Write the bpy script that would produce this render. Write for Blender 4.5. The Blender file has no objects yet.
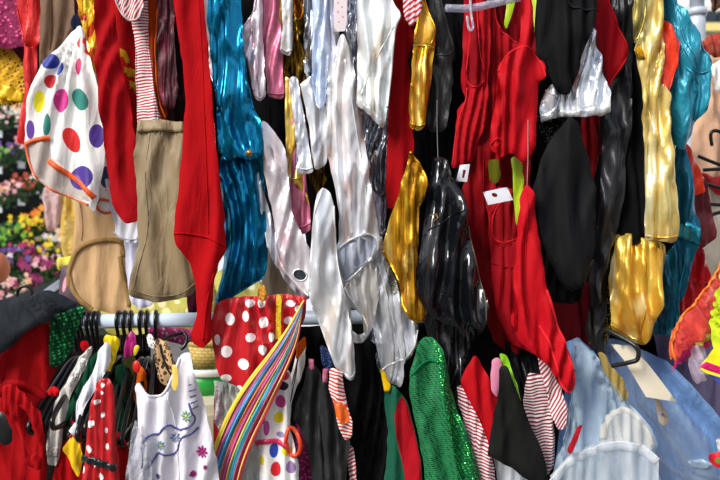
import bpy, math, random
import numpy as np
from mathutils import Vector, kdtree
from mathutils.geometry import delaunay_2d_cdt
C = bpy.context.scene.collection
F = 800.0; CZ = 1.45
def W(px, py, D): return Vector(((px-360)/F*D, D, CZ-(py-240)/F*D))
def lin(c):
    return tuple(((v/12.92) if v <= .04045 else ((v+.055)/1.055)**2.4) for v in c)
def H(h):
    return lin([int(h[i:i+2], 16)/255 for i in (0, 2, 4)]) + (1,)

# ---------------------------------------------------------------- materials
MC = {}
def newmat(key):
    m = bpy.data.materials.new(key); m.use_nodes = True
    nt = m.node_tree; b = nt.nodes['Principled BSDF']; return m, nt, b
def coords(nt, scale=(1, 1, 1), rot=(0, 0, 0)):
    tc = nt.nodes.new('ShaderNodeTexCoord'); mp = nt.nodes.new('ShaderNodeMapping')
    nt.links.new(tc.outputs['Object'], mp.inputs['Vector'])
    mp.inputs['Scale'].default_value = scale; mp.inputs['Rotation'].default_value = rot
    return mp.outputs['Vector']
def noise(nt, vec, scale, detail=3, rough=.5, dist=0):
    n = nt.nodes.new('ShaderNodeTexNoise'); nt.links.new(vec, n.inputs['Vector'])
    n.inputs['Scale'].default_value = scale; n.inputs['Detail'].default_value = detail
    n.inputs['Roughness'].default_value = rough; n.inputs['Distortion'].default_value = dist
    return n.outputs['Fac']
def bump(nt, b, hs):
    prev = None
    for h, s, d in hs:
        n = nt.nodes.new('ShaderNodeBump'); nt.links.new(h, n.inputs['Height'])
        n.inputs['Strength'].default_value = s; n.inputs['Distance'].default_value = d
        if prev: nt.links.new(prev, n.inputs['Normal'])
        prev = n.outputs['Normal']
    nt.links.new(prev, b.inputs['Normal'])
def math_(nt, op, a, b_=None, c=None):
    n = nt.nodes.new('ShaderNodeMath'); n.operation = op
    for i, v in enumerate((a, b_, c)):
        if v is None: continue
        if isinstance(v, (int, float)): n.inputs[i].default_value = v
        else: nt.links.new(v, n.inputs[i])
    return n.outputs[0]
def mixc(nt, fac, a, b_):
    n = nt.nodes.new('ShaderNodeMix'); n.data_type = 'RGBA'
    if isinstance(fac, (int, float)): n.inputs[0].default_value = fac
    else: nt.links.new(fac, n.inputs[0])
    for i, v in ((6, a), (7, b_)):
        if isinstance(v, tuple): n.inputs[i].default_value = v
        else: nt.links.new(v, n.inputs[i])
    return n.outputs[2]
def ramp(nt, fac, stops):
    n = nt.nodes.new('ShaderNodeValToRGB'); nt.links.new(fac, n.inputs[0])
    e = n.color_ramp.elements
    while len(e) < len(stops): e.new(.5)
    for k, (p, c) in enumerate(stops): e[k].position = p; e[k].color = c
    return n.outputs[0]

def fab(h, rough=.85, sheen=0, wr=.35, var=.12):
    sheen = 0; k = ('fab', h, rough, sheen, wr, var)
    if k in MC: return MC[k]
    m, nt, b = newmat('fabric_'+h); c = H(h)
    v = coords(nt); n1 = noise(nt, v, 9, 3); dk = tuple(x*(1-var*2) for x in c[:3])+(1,)
    nt.links.new(mixc(nt, n1, c, dk), b.inputs['Base Color'])
    b.inputs['Roughness'].default_value = rough
    b.inputs['Sheen Weight'].default_value = sheen; b.inputs['Specular IOR Level'].default_value = .12
    v2 = coords(nt, (1, 1, .35))
    bump(nt, b, [(noise(nt, v2, 22, 4, .55, .6), wr, .02), (noise(nt, v, 900, 1), .12, .001)])
    MC[k] = m; return m
def satin(h, rough=.33, wr=.5, metal=.25):
    k = ('satin', h, rough, wr, metal)
    if k in MC: return MC[k]
    m, nt, b = newmat('satin_'+h); c = H(h)
    b.inputs['Base Color'].default_value = c; b.inputs['Roughness'].default_value = rough
    b.inputs['Metallic'].default_value = metal; b.inputs['Sheen Weight'].default_value = .1
    v = coords(nt, (1, 1, .3))
    bump(nt, b, [(noise(nt, v, 28, 3, .5, .8), wr, .02)])
    MC[k] = m; return m
def lame(h, h2=None, h3=None, rough=.24, wr=.55, metal=.92, sc=26):
    """foil coated stretch cloth: crinkled, colour drifting between two or three tints"""
    k = ('lame', h, h2, h3, rough, wr, metal, sc)
    if k in MC: return MC[k]
    m, nt, b = newmat('foil_cloth_'+h)
    v = coords(nt, (1, 1, .28)); a = noise(nt, v, 16, 3, .5, .7)
    stops = [(.38, H(h)), (.55, H(h2 or h))] + ([(.7, H(h3))] if h3 else [])
    nt.links.new(ramp(nt, a, stops), b.inputs['Base Color'])
    b.inputs['Metallic'].default_value = metal; b.inputs['Roughness'].default_value = rough
    v2 = coords(nt, (1, 1, .4))
    bump(nt, b, [(noise(nt, coords(nt, (1, 1, .16)), sc*.8, 1.5, .5, .9), wr*.6, .018), (noise(nt, coords(nt, (1, 1, .35)), sc*1.8, 1, .5, .6), wr*.2, .006)])
    MC[k] = m; return m
def vinyl(h='0a0b0f', rough=.16):
    k = ('vinyl', h, rough)
    if k in MC: return MC[k]
    m, nt, b = newmat('vinyl_'+h)
    b.inputs['Base Color'].default_value = H(h); b.inputs['Roughness'].default_value = rough
    b.inputs['Specular IOR Level'].default_value = .7
    bump(nt, b, [(noise(nt, coords(nt, (1, 1, .25)), 18, 2, .5, 1), .45, .02)])
    MC[k] = m; return m
def plain(h, rough=.5, metal=0, emit=0):
    k = ('plain', h, rough, metal, emit)
    if k in MC: return MC[k]
    m, nt, b = newmat('plain_'+h); v = coords(nt)
    c = H(h); nt.links.new(mixc(nt, noise(nt, v, 14, 2), c, tuple(x*.82 for x in c[:3])+(1,)), b.inputs['Base Color'])
    b.inputs['Roughness'].default_value = rough; b.inputs['Metallic'].default_value = metal
    MC[k] = m; return m
def tulle(h, op=.55, mesh=0, rough=.7):
    k = ('tulle', h, op, mesh)
    if k in MC: return MC[k]
    m, nt, b = newmat('tulle_'+h); out = nt.nodes['Material Output']
    v = coords(nt); b.inputs['Roughness'].default_value = rough
    v2 = coords(nt, (1, 1, .25)); n = noise(nt, v2, 30, 3)
    c = H(h); nt.links.new(mixc(nt, n, c, tuple(min(1, x*1.25+.03) for x in c[:3])+(1,)), b.inputs['Base Color'])
    tr = nt.nodes.new('ShaderNodeBsdfTransparent'); tl = nt.nodes.new('ShaderNodeBsdfTranslucent')
    tl.inputs[0].default_value = c
    ms0 = nt.nodes.new('ShaderNodeMixShader'); ms0.inputs[0].default_value = .3
    nt.links.new(b.outputs[0], ms0.inputs[1]); nt.links.new(tl.outputs[0], ms0.inputs[2])
    ms = nt.nodes.new('ShaderNodeMixShader')
    f = math_(nt, 'MULTIPLY_ADD', n, .6, op-.3)
    f = math_(nt, 'MINIMUM', math_(nt, 'MAXIMUM', f, 0.02), .98)
    nt.links.new(f, ms.inputs[0]); nt.links.new(tr.outputs[0], ms.inputs[1]); nt.links.new(ms0.outputs[0], ms.inputs[2])
    nt.links.new(ms.outputs[0], out.inputs['Surface'])
    bump(nt, b, [(n, .5, .02)])
    MC[k] = m; return m
def stripe(a, b_, per=.006, ang=0, duty=.5, warp=.006, rough=.75, wsc=12):
    k = ('stripe', a, b_, per, ang, duty)
    if k in MC: return MC[k]
    m, nt, b = newmat('striped_knit_'+a)
    v = coords(nt, (1, 1, 1), (0, math.radians(ang), 0))
    sp = nt.nodes.new('ShaderNodeSeparateXYZ'); nt.links.new(v, sp.inputs[0])
    w = math_(nt, 'MULTIPLY_ADD', noise(nt, coords(nt), wsc, 2), warp*4, sp.outputs['Z'])
    fr = math_(nt, 'FRACT', math_(nt, 'DIVIDE', w, per))
    s = math_(nt, 'GREATER_THAN', fr, duty)
    nt.links.new(mixc(nt, s, H(a), H(b_)), b.inputs['Base Color']); b.inputs['Roughness'].default_value = rough
    bump(nt, b, [(noise(nt, coords(nt, (1, 1, .4)), 25, 3), .3, .02)])
    MC[k] = m; return m
def sequin(base, disc, scale=160, rough=.25, metal=.6, thr=.35, squash=(1, 1, 1), hole=None, rnd=1.0):
    """cloth covered in small round discs (or punched with holes when hole is given)"""
    k = ('sequin', base, disc, scale, thr, squash, hole, rnd)
    if k in MC: return MC[k]
    m, nt, b = newmat('sequins_'+disc)
    vo = nt.nodes.new('ShaderNodeTexVoronoi'); vo.inputs['Scale'].default_value = scale
    vo.inputs['Randomness'].default_value = rnd
    nt.links.new(coords(nt, squash, (0, math.radians(20), 0)), vo.inputs['Vector'])
    s = math_(nt, 'LESS_THAN', vo.outputs['Distance'], thr)
    hv = nt.nodes.new('ShaderNodeHueSaturation'); nt.links.new(vo.outputs['Color'], hv.inputs['Color']); hv.inputs['Saturation'].default_value = 0
    dc = mixc(nt, math_(nt, 'MULTIPLY', vo.outputs['Color'], .6), H(disc), tuple(min(1, x*2.0+.06) for x in H(disc)[:3])+(1,))
    nt.links.new(mixc(nt, s, H(base), dc if hole is None else H(hole)), b.inputs['Base Color'])
    b.inputs['Metallic'].default_value = metal
    nt.links.new(math_(nt, 'SUBTRACT', .75, math_(nt, 'MULTIPLY', s, .75-rough)), b.inputs['Roughness'])
    bump(nt, b, [(noise(nt, coords(nt, (1, 1, .4)), 25, 3), .4, .02), (math_(nt, 'MULTIPLY', vo.outputs['Distance'], -1), .7, .004)])
    MC[k] = m; return m
def leopard():
    k = 'leopard'
    if k in MC: return MC[k]
    m, nt, b = newmat('leopard_print')
    vo = nt.nodes.new('ShaderNodeTexVoronoi'); vo.inputs['Scale'].default_value = 95
    nt.links.new(coords(nt), vo.inputs['Vector'])
    nt.links.new(ramp(nt, vo.outputs['Distance'], [(.12, H('9a6a38')), (.3, H('1a120c')), (.42, H('1a120c')), (.5, H('d0a878'))]), b.inputs['Base Color'])
    b.inputs['Roughness'].default_value = .7
    MC[k] = m; return m
def glass_plastic(h='e8ecf4', op=.35, rough=.12):
    k = ('clear', h, op)
    if k in MC: return MC[k]
    m, nt, b = newmat('clear_plastic_'+h); out = nt.nodes['Material Output']
    b.inputs['Base Color'].default_value = H(h); b.inputs['Roughness'].default_value = rough
    b.inputs['Specular IOR Level'].default_value = .8
    bump(nt, b, [(noise(nt, coords(nt), 35, 4, .6, 2), .9, .02)])
    tr = nt.nodes.new('ShaderNodeBsdfTransparent'); ms = nt.nodes.new('ShaderNodeMixShader'); ms.inputs[0].default_value = op
    nt.links.new(tr.outputs[0], ms.inputs[1]); nt.links.new(b.outputs[0], ms.inputs[2]); nt.links.new(ms.outputs[0], out.inputs['Surface'])
    MC[k] = m; return m

# ---------------------------------------------------------------- objects
def tag(o, label=None, cat=None, group=None, kind=None):
    if label: o['label'] = label
    if cat: o['category'] = cat
    if group: o['group'] = group
    if kind: o['kind'] = kind
    return o
def mesh_obj(name, V, Fc, mats, parent=None, loc=None, idx=None, smooth=True):
    V = [Vector(v) for v in V]
    if parent is not None: off = parent.matrix_basis.translation.copy(); lp = Vector((0, 0, 0))
    p = parent
    base = Vector((0, 0, 0))
    while p is not None:
        base += p.location; p = p.parent
    if parent is None:
        if loc is None:
            n = len(V); loc = Vector((sum(v.x for v in V)/n, sum(v.y for v in V)/n, sum(v.z for v in V)/n))
        org = Vector(loc)
    else: org = base
    me = bpy.data.meshes.new(name)
    me.from_pydata([tuple(v-org) for v in V], [], Fc)
    if not isinstance(mats, (list, tuple)): mats = [mats]
    for m in mats: me.materials.append(m)
    if idx is not None: me.polygons.foreach_set('material_index', idx)
    if smooth: me.polygons.foreach_set('use_smooth', [True]*len(me.polygons))
    me.update()
    o = bpy.data.objects.new(name, me); C.objects.link(o)
    if parent is None: o.location = org
    else: o.parent = parent
    return o
def empty(name, loc, label=None, cat=None, group=None):
    o = bpy.data.objects.new(name, None); C.objects.link(o); o.location = loc; o.empty_display_size = .05
    return tag(o, label, cat, group)

def vnoise(x, y, seed):
    x0 = np.floor(x).astype(int); y0 = np.floor(y).astype(int)
    fx = x-x0; fy = y-y0; fx = fx*fx*(3-2*fx); fy = fy*fy*(3-2*fy)
    def h(a, b):
        n = (a*374761393 + b*668265263 + seed*974634777) & 0x7fffffff
        n = ((n ^ (n >> 13))*1274126177) & 0x7fffffff
        n = (n ^ (n >> 16)) & 0x7fffffff
        return n/0x7fffffff
    return (h(x0, y0)*(1-fx)+h(x0+1, y0)*fx)*(1-fy)+(h(x0, y0+1)*(1-fx)+h(x0+1, y0+1)*fx)*fy
def inside(P, poly):
    x = P[:, 0]; y = P[:, 1]; r = np.zeros(len(P), bool); n = len(poly)
    for i in range(n):
        x1, y1 = poly[i]; x2, y2 = poly[(i+1) % n]
        if y1 == y2: continue
        c = ((y1 > y) != (y2 > y)) & (x < (x2-x1)*(y-y1)/(y2-y1)+x1)
        r ^= c
    return r
def segdist(P, segs):
    A = segs[:, 0]; B = segs[:, 1]; d = np.full(len(P), 1e9)
    for a, b in zip(A, B):
        ab = b-a; L = (ab**2).sum()
        if L < 1e-9: continue
        t = np.clip(((P-a)@ab)/L, 0, 1); q = a+t[:, None]*ab
        d = np.minimum(d, ((P-q)**2).sum(1))
    return np.sqrt(d)
def chaikin(poly, it=1, closed=True, r=.22):
    P = [tuple(map(float, p)) for p in poly]
    for _ in range(it):
        Q = []; n = len(P)
        for i in range(n if closed else n-1):
            a = P[i]; b = P[(i+1) % n]
            Q.append((a[0]*(1-r)+b[0]*r, a[1]*(1-r)+b[1]*r)); Q.append((a[0]*r+b[0]*(1-r), a[1]*r+b[1]*(1-r)))
        if not closed: Q = [P[0]]+Q+[P[-1]]
        P = Q
    return P
def corner(poly, cuts=(1.7, .7)):
    P = [tuple(map(float, p)) for p in poly]
    for c in cuts:
        Q = []; n = len(P)
        for i in range(n):
            a = P[i]; b = P[(i+1) % n]; L = math.dist(a, b) or 1e-6; r = min(.27, c/L)
            Q.append((a[0]*(1-r)+b[0]*r, a[1]*(1-r)+b[1]*r)); Q.append((a[0]*r+b[0]*(1-r), a[1]*r+b[1]*(1-r)))
        P = Q
    return P
def resamp(poly, s, closed=True):
    out = []; n = len(poly)
    for i in range(n if closed else n-1):
        a = poly[i]; b = poly[(i+1) % n]; L = math.dist(a, b); k = max(1, int(round(L/s)))
        for j in range(k): out.append((a[0]+(b[0]-a[0])*j/k, a[1]+(b[1]-a[1])*j/k))
    if not closed: out.append(poly[-1])
    return out
def ell(cx, cy, rx, ry, rot=0, n=18):
    c = math.cos(math.radians(rot)); s = math.sin(math.radians(rot))
    return [(cx+rx*math.cos(t)*c-ry*math.sin(t)*s, cy+rx*math.cos(t)*s+ry*math.sin(t)*c) for t in [2*math.pi*i/n for i in range(n)]]
def tri(poly, patches, holes, s):
    """triangulate a px outline with inner outlines kept as edges"""
    pts = []; edges = []
    def addloop(L):
        b = len(pts); pts.extend(L); n = len(L)
        edges.extend([(b+i, b+(i+1) % n) for i in range(n)])
    addloop(poly)
    for p in patches: addloop(p)
    for p in holes: addloop(p)
    A = np.array(poly); x0, y0 = A.min(0); x1, y1 = A.max(0)
    g = []; r = 0; y = y0+s*.5
    while y < y1:
        x = x0+s*.4
        while x < x1: g.append((x+.02*math.sin(x*3+y*5), y+.02*math.sin(x*7+y))); x += s*.78
        y += s*1.25; r += 1
    if g:
        G_ = np.array(g); k = inside(G_, poly); G_ = G_[k]
        if len(G_):
            L = [np.array([[pts[a], pts[b]] for a, b in edges])][0]
            k = segdist(G_, L) > s*.38; G_ = G_[k]
            pts.extend([tuple(p) for p in G_])
    r = delaunay_2d_cdt([Vector(p) for p in pts], edges, [], 0, 1e-4)
    V = np.array([tuple(v) for v in r[0]]); Fs = np.array([f for f in r[2] if len(f) == 3])
    cen = V[Fs].mean(1); keep = inside(cen, poly)
    for h in holes: keep &= ~inside(cen, h)
    Fs = Fs[keep]; cen = cen[keep]
    pid = np.zeros(len(Fs), int)
    for i, p in enumerate(patches): pid[inside(cen, p)] = i+1
    a = V[Fs[:, 0]]; b = V[Fs[:, 1]]; c = V[Fs[:, 2]]
    ar = (b[:, 0]-a[:, 0])*(c[:, 1]-a[:, 1])-(b[:, 1]-a[:, 1])*(c[:, 0]-a[:, 0])
    ok = np.abs(ar) > 1e-5; Fs = Fs[ok]; pid = pid[ok]; ar = ar[ok]
    fl = ar > 0   # px y runs down: clockwise in px == facing the camera
    Fs[fl] = Fs[fl][:, ::-1]
    used = np.unique(Fs); mp = -np.ones(len(V), int); mp[used] = range(len(used)); V = V[used]; Fs = mp[Fs]
    cnt = {}
    for f in Fs:
        for i in range(3):
            e = (f[i], f[(i+1) % 3]); k = (min(e), max(e)); cnt[k] = cnt.get(k, 0)+1
    bd = [k for k, c_ in cnt.items() if c_ == 1]
    return V, Fs, pid, bd
def offset(po, d, seed):
    A = np.array(po, float); nx = np.roll(A, -1, 0)-np.roll(A, 1, 0)
    ar = (A[:, 0]*np.roll(A[:, 1], -1)-np.roll(A[:, 0], -1)*A[:, 1]).sum()
    L = np.hypot(nx[:, 0], nx[:, 1])+1e-6; N = np.stack([nx[:, 1]/L, -nx[:, 0]/L], 1)*(1 if ar > 0 else -1)
    w = (vnoise(A[:, 0]/9, A[:, 1]/9, seed+77)-.5)*1.6
    return [tuple(q) for q in A+N*(d+w)[:, None]]
SEED = [7]
def sabs(v): return np.sqrt(v*v+.04)
class Cl: pass
def cloth(name, poly, D, mat, parent=None, T=.02, fold=(16, .008), ang=0, pin=None, patches=(), holes=(),
          s=4.0, sm=1, tilt=(0, 0), rim=14, crump=.3, lean=0):
    """a hanging double-layered garment: px outline at depth D (m), folds running down it, hollow rounded edges.
    tilt: metres of extra depth per 100 px in x and y."""
    SEED[0] += 1; seed = SEED[0]
    if s < 6: s = max(2.3, min(s, fold[0]/3.8))
    po = resamp(corner(poly), s) if sm else resamp(poly, s)
    if sm: po = offset(po, .5, seed)
    pp = [p[0] for p in patches]; V, Fs, pid, bd = tri(po, pp, list(holes), s)
    segs = np.array([[V[a], V[b]] for a, b in bd]); d = segdist(V, segs)
    x = V[:, 0]; y = V[:, 1]; wl, amp = fold
    A = np.array(po); cx, cy = A.mean(0)
    if pin is not None:
        dx = x-pin[0]; dy = y-pin[1]; R0 = max(40, (A[:, 1].max()-pin[1])*.75)
        ac = np.arctan2(dx, np.abs(dy)+6)*R0; al = np.hypot(dx, dy); fa = np.clip(al/50, .25, 1)
    else:
        c = math.cos(math.radians(ang)); sn = math.sin(math.radians(ang))
        ac = x*c-y*sn; al = x*sn+y*c; fa = 1
    ph = vnoise(ac/(wl*2.2), al/(wl*9), seed)*2.4 + vnoise(ac/wl, al/(wl*4), seed+5)*.35
    f1 = .5+.5*np.sin(2*np.pi*(ac/wl*.85+ph)); f1 = f1**1.3
    n2 = vnoise(ac/(wl*.8), al/(wl*4.5), seed+9); f2 = 1.1-sabs(2*n2-1)
    f3 = vnoise(x/(wl*1.1), y/(wl*4), seed+21)
    f4 = vnoise((x+y*.3)/(wl*.8), (y-x*.3)/(wl*3.5), seed+33)
    f5 = vnoise(ac/(wl*2.6), al/(wl*5), seed+41)
    # drag folds: sharp creases running slantwise between pull points
    q1 = vnoise((x+y*.35)/(wl*1.0), (y-x*.35)/(wl*4.5), seed+51); q2 = vnoise((x-y*.4)/(wl*1.1), (y+x*.4)/(wl*4.5), seed+61)
    f6 = np.clip(1.12-sabs(2*q1-1), 0, 2)**2*.5+np.clip(1.12-sabs(2*q2-1), 0, 2)**2*.5
    h = amp*1.4*fa*(f1*.6+f2*.4+f5*.7+f6*(.35+crump*.5)+crump*.8*(f3-.5)+crump*.4*(1.1-sabs(2*f4-1))-.45)
    h = h-np.median(h); T = T*.25; rim = min(rim, 8)
    Wd = min(rim, max(d.max(), 1)); pr = np.sqrt(np.clip(1-(1-np.minimum(d/Wd, 1))**2, 0, 1))
    base = D+tilt[0]*(x-cx)/100+tilt[1]*(y-cy)/100
    yf = base-T*pr-h; yb = base+(T*.7+.0025)*pr-h
    X = (x-360)/F*D; Z = CZ-(y-240)/F*D
    n = len(V); isb = np.zeros(n, bool)
    for a, b in bd: isb[a] = isb[b] = True
    bi = np.arange(n)+0; extra = []; k = n
    for i in range(n):
        bi[i] = k; extra.append(i); k += 1
    VV = [(X[i], yf[i] if not isb[i] else yf[i], Z[i]) for i in range(n)]+[(X[i], yb[i], Z[i]) for i in extra]
    FF = [tuple(int(q) for q in f) for f in Fs]; idx = [int(p) for p in pid]
    for f in Fs:
        g = tuple(int(bi[q]) for q in f[::-1])
        FF.append(g); idx.append(0)
    mats = [mat]+[p[1] for p in patches]
    o = mesh_obj(name, VV, FF, mats, parent, idx=idx)
    c = Cl(); c.o = o; c.D = D; c.V = V; c.y = yf; c.seed = seed
    kd = kdtree.KDTree(n)
    for i in range(n): kd.insert((V[i][0], V[i][1], 0), i)
    kd.balance(); c.kd = kd; return c
def ysurf(c, px, py):
    r = c.kd.find_n((px, py, 0), 4); w = [1/(q[2]+.3) for q in r]
    return sum(c.y[q[1]]*a for q, a in zip(r, w))/sum(w)
def drape(c, name, poly, mat, off=.0015, s=3.0, sm=0, label=None, cut=None, edge=.0):
    """a flat piece sewn or printed on cloth c: follows its surface, with its own thin thickness"""
    po = resamp(chaikin(poly, sm) if sm else list(poly), s)
    V, Fs, pid, bd = tri(po, [], [], s)
    n = len(V); D = c.D; ys = [ysurf(c, *v) for v in V]
    X = (V[:, 0]-360)/F*D; Z = CZ-(V[:, 1]-240)/F*D
    VV = [(X[i], ys[i]-off, Z[i]) for i in range(n)]+[(X[i], ys[i]+.0005, Z[i]) for i in range(n)]
    FF = [tuple(int(q) for q in f) for f in Fs]+[tuple(int(q)+n for q in f[::-1]) for f in Fs]
    FF += [(int(a), int(b), int(b)+n, int(a)+n) for a, b in bd]
    o = mesh_obj(name, VV, FF, mat, c.o)
    if label: o['label'] = label
    return o
def tube_mesh(P, r, n=6, cap=True, closed=False):
    P = [Vector(p) for p in P]; m = len(P); V = []; Fc = []; up = None
    for i in range(m):
        t = (P[(i+1) % m]-P[i-1]) if closed else (P[min(i+1, m-1)]-P[max(i-1, 0)])
        t = t.normalized() if t.length > 1e-9 else Vector((0, 0, 1))
        if up is None:
            up = t.orthogonal().normalized()
        else:
            up = (up-t*up.dot(t)); up = up.normalized() if up.length > 1e-6 else t.orthogonal().normalized()
        s_ = t.cross(up); rr = r[i] if isinstance(r, (list, tuple)) else r
        for k in range(n):
            a = 2*math.pi*k/n; V.append(P[i]+(up*math.cos(a)+s_*math.sin(a))*rr)
    for i in range(m if closed else m-1):
        j = (i+1) % m
        for k in range(n): Fc.append((i*n+k, i*n+(k+1) % n, j*n+(k+1) % n, j*n+k))
    if cap and not closed: Fc += [tuple(range(n))[::-1], tuple(range((m-1)*n, m*n))]
    return V, Fc
def piping(c, name, pts, mat, r=.0018, closed=False, lift=.6, sm=2, label=None):
    p = resamp(chaikin(pts, sm, closed, .25), 3.5, closed)
    P = [Vector(((a-360)/F*c.D, ysurf(c, a, b)-r*lift, CZ-(b-240)/F*c.D)) for a, b in p]
    V, Fc = tube_mesh(P, r, 6, closed=closed)
    o = mesh_obj(name, V, Fc, mat, c.o)
    if label: o['label'] = label
    return o
def wire(name, pts3, r, mat, parent=None, n=8, sm=2, closed=False):
    P = [Vector(p) for p in pts3]
    for _ in range(sm):
        Q = [] if closed else [P[0]]
        for i in range(len(P) if closed else len(P)-1):
            a = P[i]; b = P[(i+1) % len(P)]; Q += [a*.75+b*.25, a*.25+b*.75]
        if not closed: Q.append(P[-1])
        P = Q
    V, Fc = tube_mesh(P, r, n, closed=closed)
    return mesh_obj(name, V, Fc, mat, parent)
def strip(c, name, pts, mat, wpx, off=.0045, label=None):
    """flat tape of width wpx following a centre line"""
    p = resamp(chaikin(pts, 2, False, .25), 3, False); L = []; R = []
    for i in range(len(p)):
        a = p[max(i-1, 0)]; b = p[min(i+1, len(p)-1)]; dx, dy = b[0]-a[0], b[1]-a[1]; l = math.hypot(dx, dy) or 1
        L.append((p[i][0]-dy/l*wpx/2, p[i][1]+dx/l*wpx/2)); R.append((p[i][0]+dy/l*wpx/2, p[i][1]-dx/l*wpx/2))
    D = c.D; V = []; Fc = []; n = len(p)
    for a, b, m in zip(L, R, p):
        for q in (a, b):
            y = ysurf(c, *q); V.append(((q[0]-360)/F*D, y-off, CZ-(q[1]-240)/F*D))
        for q in (b, a):
            y = ysurf(c, *q); V.append(((q[0]-360)/F*D, y+.0006, CZ-(q[1]-240)/F*D))
    for i in range(n-1):
        for q in range(4): Fc.append((4*i+q, 4*i+(q+1) % 4, 4*i+4+(q+1) % 4, 4*i+4+q))
    Fc += [(3, 2, 1, 0), (4*n-4, 4*n-3, 4*n-2, 4*n-1)]
    o = mesh_obj(name, V, Fc, mat, c.o)
    if label: o['label'] = label
    return o
def band(c, name, A, B, mat, off=.003, label=None):
    return drape(c, name, list(A)+list(B)[::-1], mat, off, 3.0, 0, label)
def join(parts):
    V = []; Fc = []
    for v, f in parts:
        b = len(V); V += list(v); Fc += [tuple(i+b for i in q) for q in f]
    return V, Fc
def box_mesh(c, h, rotz=0, bev=0):
    V = []; cs = math.cos(rotz); sn = math.sin(rotz)
    for dx in (-1, 1):
        for dy in (-1, 1):
            for dz in (-1, 1):
                x, y = dx*h[0], dy*h[1]; V.append((c[0]+x*cs-y*sn, c[1]+x*sn+y*cs, c[2]+dz*h[2]))
    return V, [(0, 1, 3, 2), (4, 6, 7, 5), (0, 4, 5, 1), (2, 3, 7, 6), (0, 2, 6, 4), (1, 5, 7, 3)]
ALLG = []
def G(name, label, cat, poly, D, mat, group=None, **k):
    c = cloth(name, poly, D, mat, **k); tag(c.o, label, cat, group); c.poly = poly; c.mat = mat; c.name = name; ALLG.append(c); return c
def finish_edges():
    """narrow turned edge on leotards and leggings whose binding shows along the outline"""
    have = {}
    for o in bpy.data.objects:
        if o.parent: have.setdefault(o.parent.name, set()).add(o.name.split('.')[0])
    for c in ALLG:
        h = have.get(c.o.name, set())
        if c.name not in ('leotard', 'leggings', 'tank_top', 'costume', 'top', 'shirt') or h & {'hem', 'edge_binding', 'cuff', 'neck_binding', 'leg_binding'}: continue
        P = np.array(c.poly, float); ym = np.median(P[:, 1]); cx = P[:, 0].mean(); cy = P[:, 1].mean()
        n = len(P); low = [i for i in range(n) if P[i, 1] > ym-5 and P[i, 1] < 470]
        if len(low) < 3: continue
        # longest run of consecutive low points
        runs = []; cur = []
        for i in list(range(n))+list(range(n)):
            if i in low:
                cur.append(i)
            else:
                runs.append(cur); cur = []
        runs.append(cur); r = max(runs, key=len)[:n]
        pts = [(P[i, 0]+(cx-P[i, 0])*.05, P[i, 1]+(cy-P[i, 1])*.02) for i in r]
        if len(pts) >= 3: piping(c, 'hem', pts, c.mat, .0015)
def blob(c, r, sub=2, amp=.15, seed=0, sq=(1, 1, 1)):
    """knobbly ball"""
    n1, n2 = 6*sub, 4*sub; V = []; Fc = []; rd = random.Random(seed)
    ph = [rd.random()*6 for _ in range(6)]
    for i in range(n2+1):
        th = math.pi*i/n2
        for j in range(n1):
            a = 2*math.pi*j/n1
            q = r*(1+amp*(math.sin(3*a+ph[0])*math.sin(2*th+ph[1])+.6*math.sin(5*a+ph[2]+4*th)))
            V.append((c[0]+q*math.sin(th)*math.cos(a)*sq[0], c[1]+q*math.sin(th)*math.sin(a)*sq[1], c[2]+q*math.cos(th)*sq[2]))
    for i in range(n2):
        for j in range(n1): Fc.append((i*n1+j, (i+1)*n1+j, (i+1)*n1+(j+1) % n1, i*n1+(j+1) % n1))
    return V, Fc
# ================================================================= camera, sky, sun
cam = bpy.data.cameras.new('camera'); co = bpy.data.objects.new('camera', cam); C.objects.link(co)
co.location = (0, 0, CZ); co.rotation_euler = (math.pi/2, 0, 0); cam.lens = 40; cam.sensor_width = 36
cam.dof.use_dof = True; cam.dof.focus_distance = 1.88; cam.dof.aperture_fstop = 3.2; cam.clip_start = .05
bpy.context.scene.camera = co
w = bpy.data.worlds.new('sky'); bpy.context.scene.world = w; w.use_nodes = True
nt = w.node_tree; bg = nt.nodes['Background']
tc = nt.nodes.new('ShaderNodeTexCoord'); sp = nt.nodes.new('ShaderNodeSeparateXYZ'); nt.links.new(tc.outputs['Generated'], sp.inputs[0])
cl = nt.nodes.new('ShaderNodeTexNoise'); cl.inputs['Scale'].default_value = 3.2; cl.inputs['Detail'].default_value = 5
nt.links.new(tc.outputs['Generated'], cl.inputs['Vector'])
cloud = ramp(nt, cl.outputs['Fac'], [(.42, (.36, .5, .8, 1)), (.56, (1.0, 1.0, 1.0, 1))])
grad = ramp(nt, sp.outputs['Z'], [(.0, (1.25, 1.25, 1.27, 1)), (.32, (1.15, 1.16, 1.2, 1)), (.7, (.45, .53, .7, 1))])
nt.links.new(mixc(nt, .75, cloud, grad), bg.inputs['Color']); bg.inputs['Strength'].default_value = .8
sc = bpy.context.scene
sc.view_settings.view_transform = 'Standard'; sc.view_settings.look = 'None'; sc.view_settings.exposure = .12; sc.view_settings.gamma = 1
sun = bpy.data.lights.new('sun', 'SUN'); sun.energy = 4.2; sun.angle = math.radians(26); sun.color = (1, .96, .9)
so = bpy.data.objects.new('sun', sun); C.objects.link(so); so.location = (-3, -4, 6)
so.rotation_euler = (math.radians(52), 0, math.radians(-44))

def struct(name, V, Fc, m, smooth=False):
    return tag(mesh_obj(name, V, Fc, m, smooth=smooth), kind='structure')
# ground
m, nt, b = newmat('paving'); v = coords(nt)
nt.links.new(ramp(nt, noise(nt, v, 6, 6), [(.3, H('4c4844')), (.7, H('686460'))]), b.inputs['Base Color']); b.inputs['Roughness'].default_value = .9
struct('floor', [(-9, -9, 0), (9, -9, 0), (9, 12, 0), (-9, 12, 0)], [(0, 1, 2, 3)], m)
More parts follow.
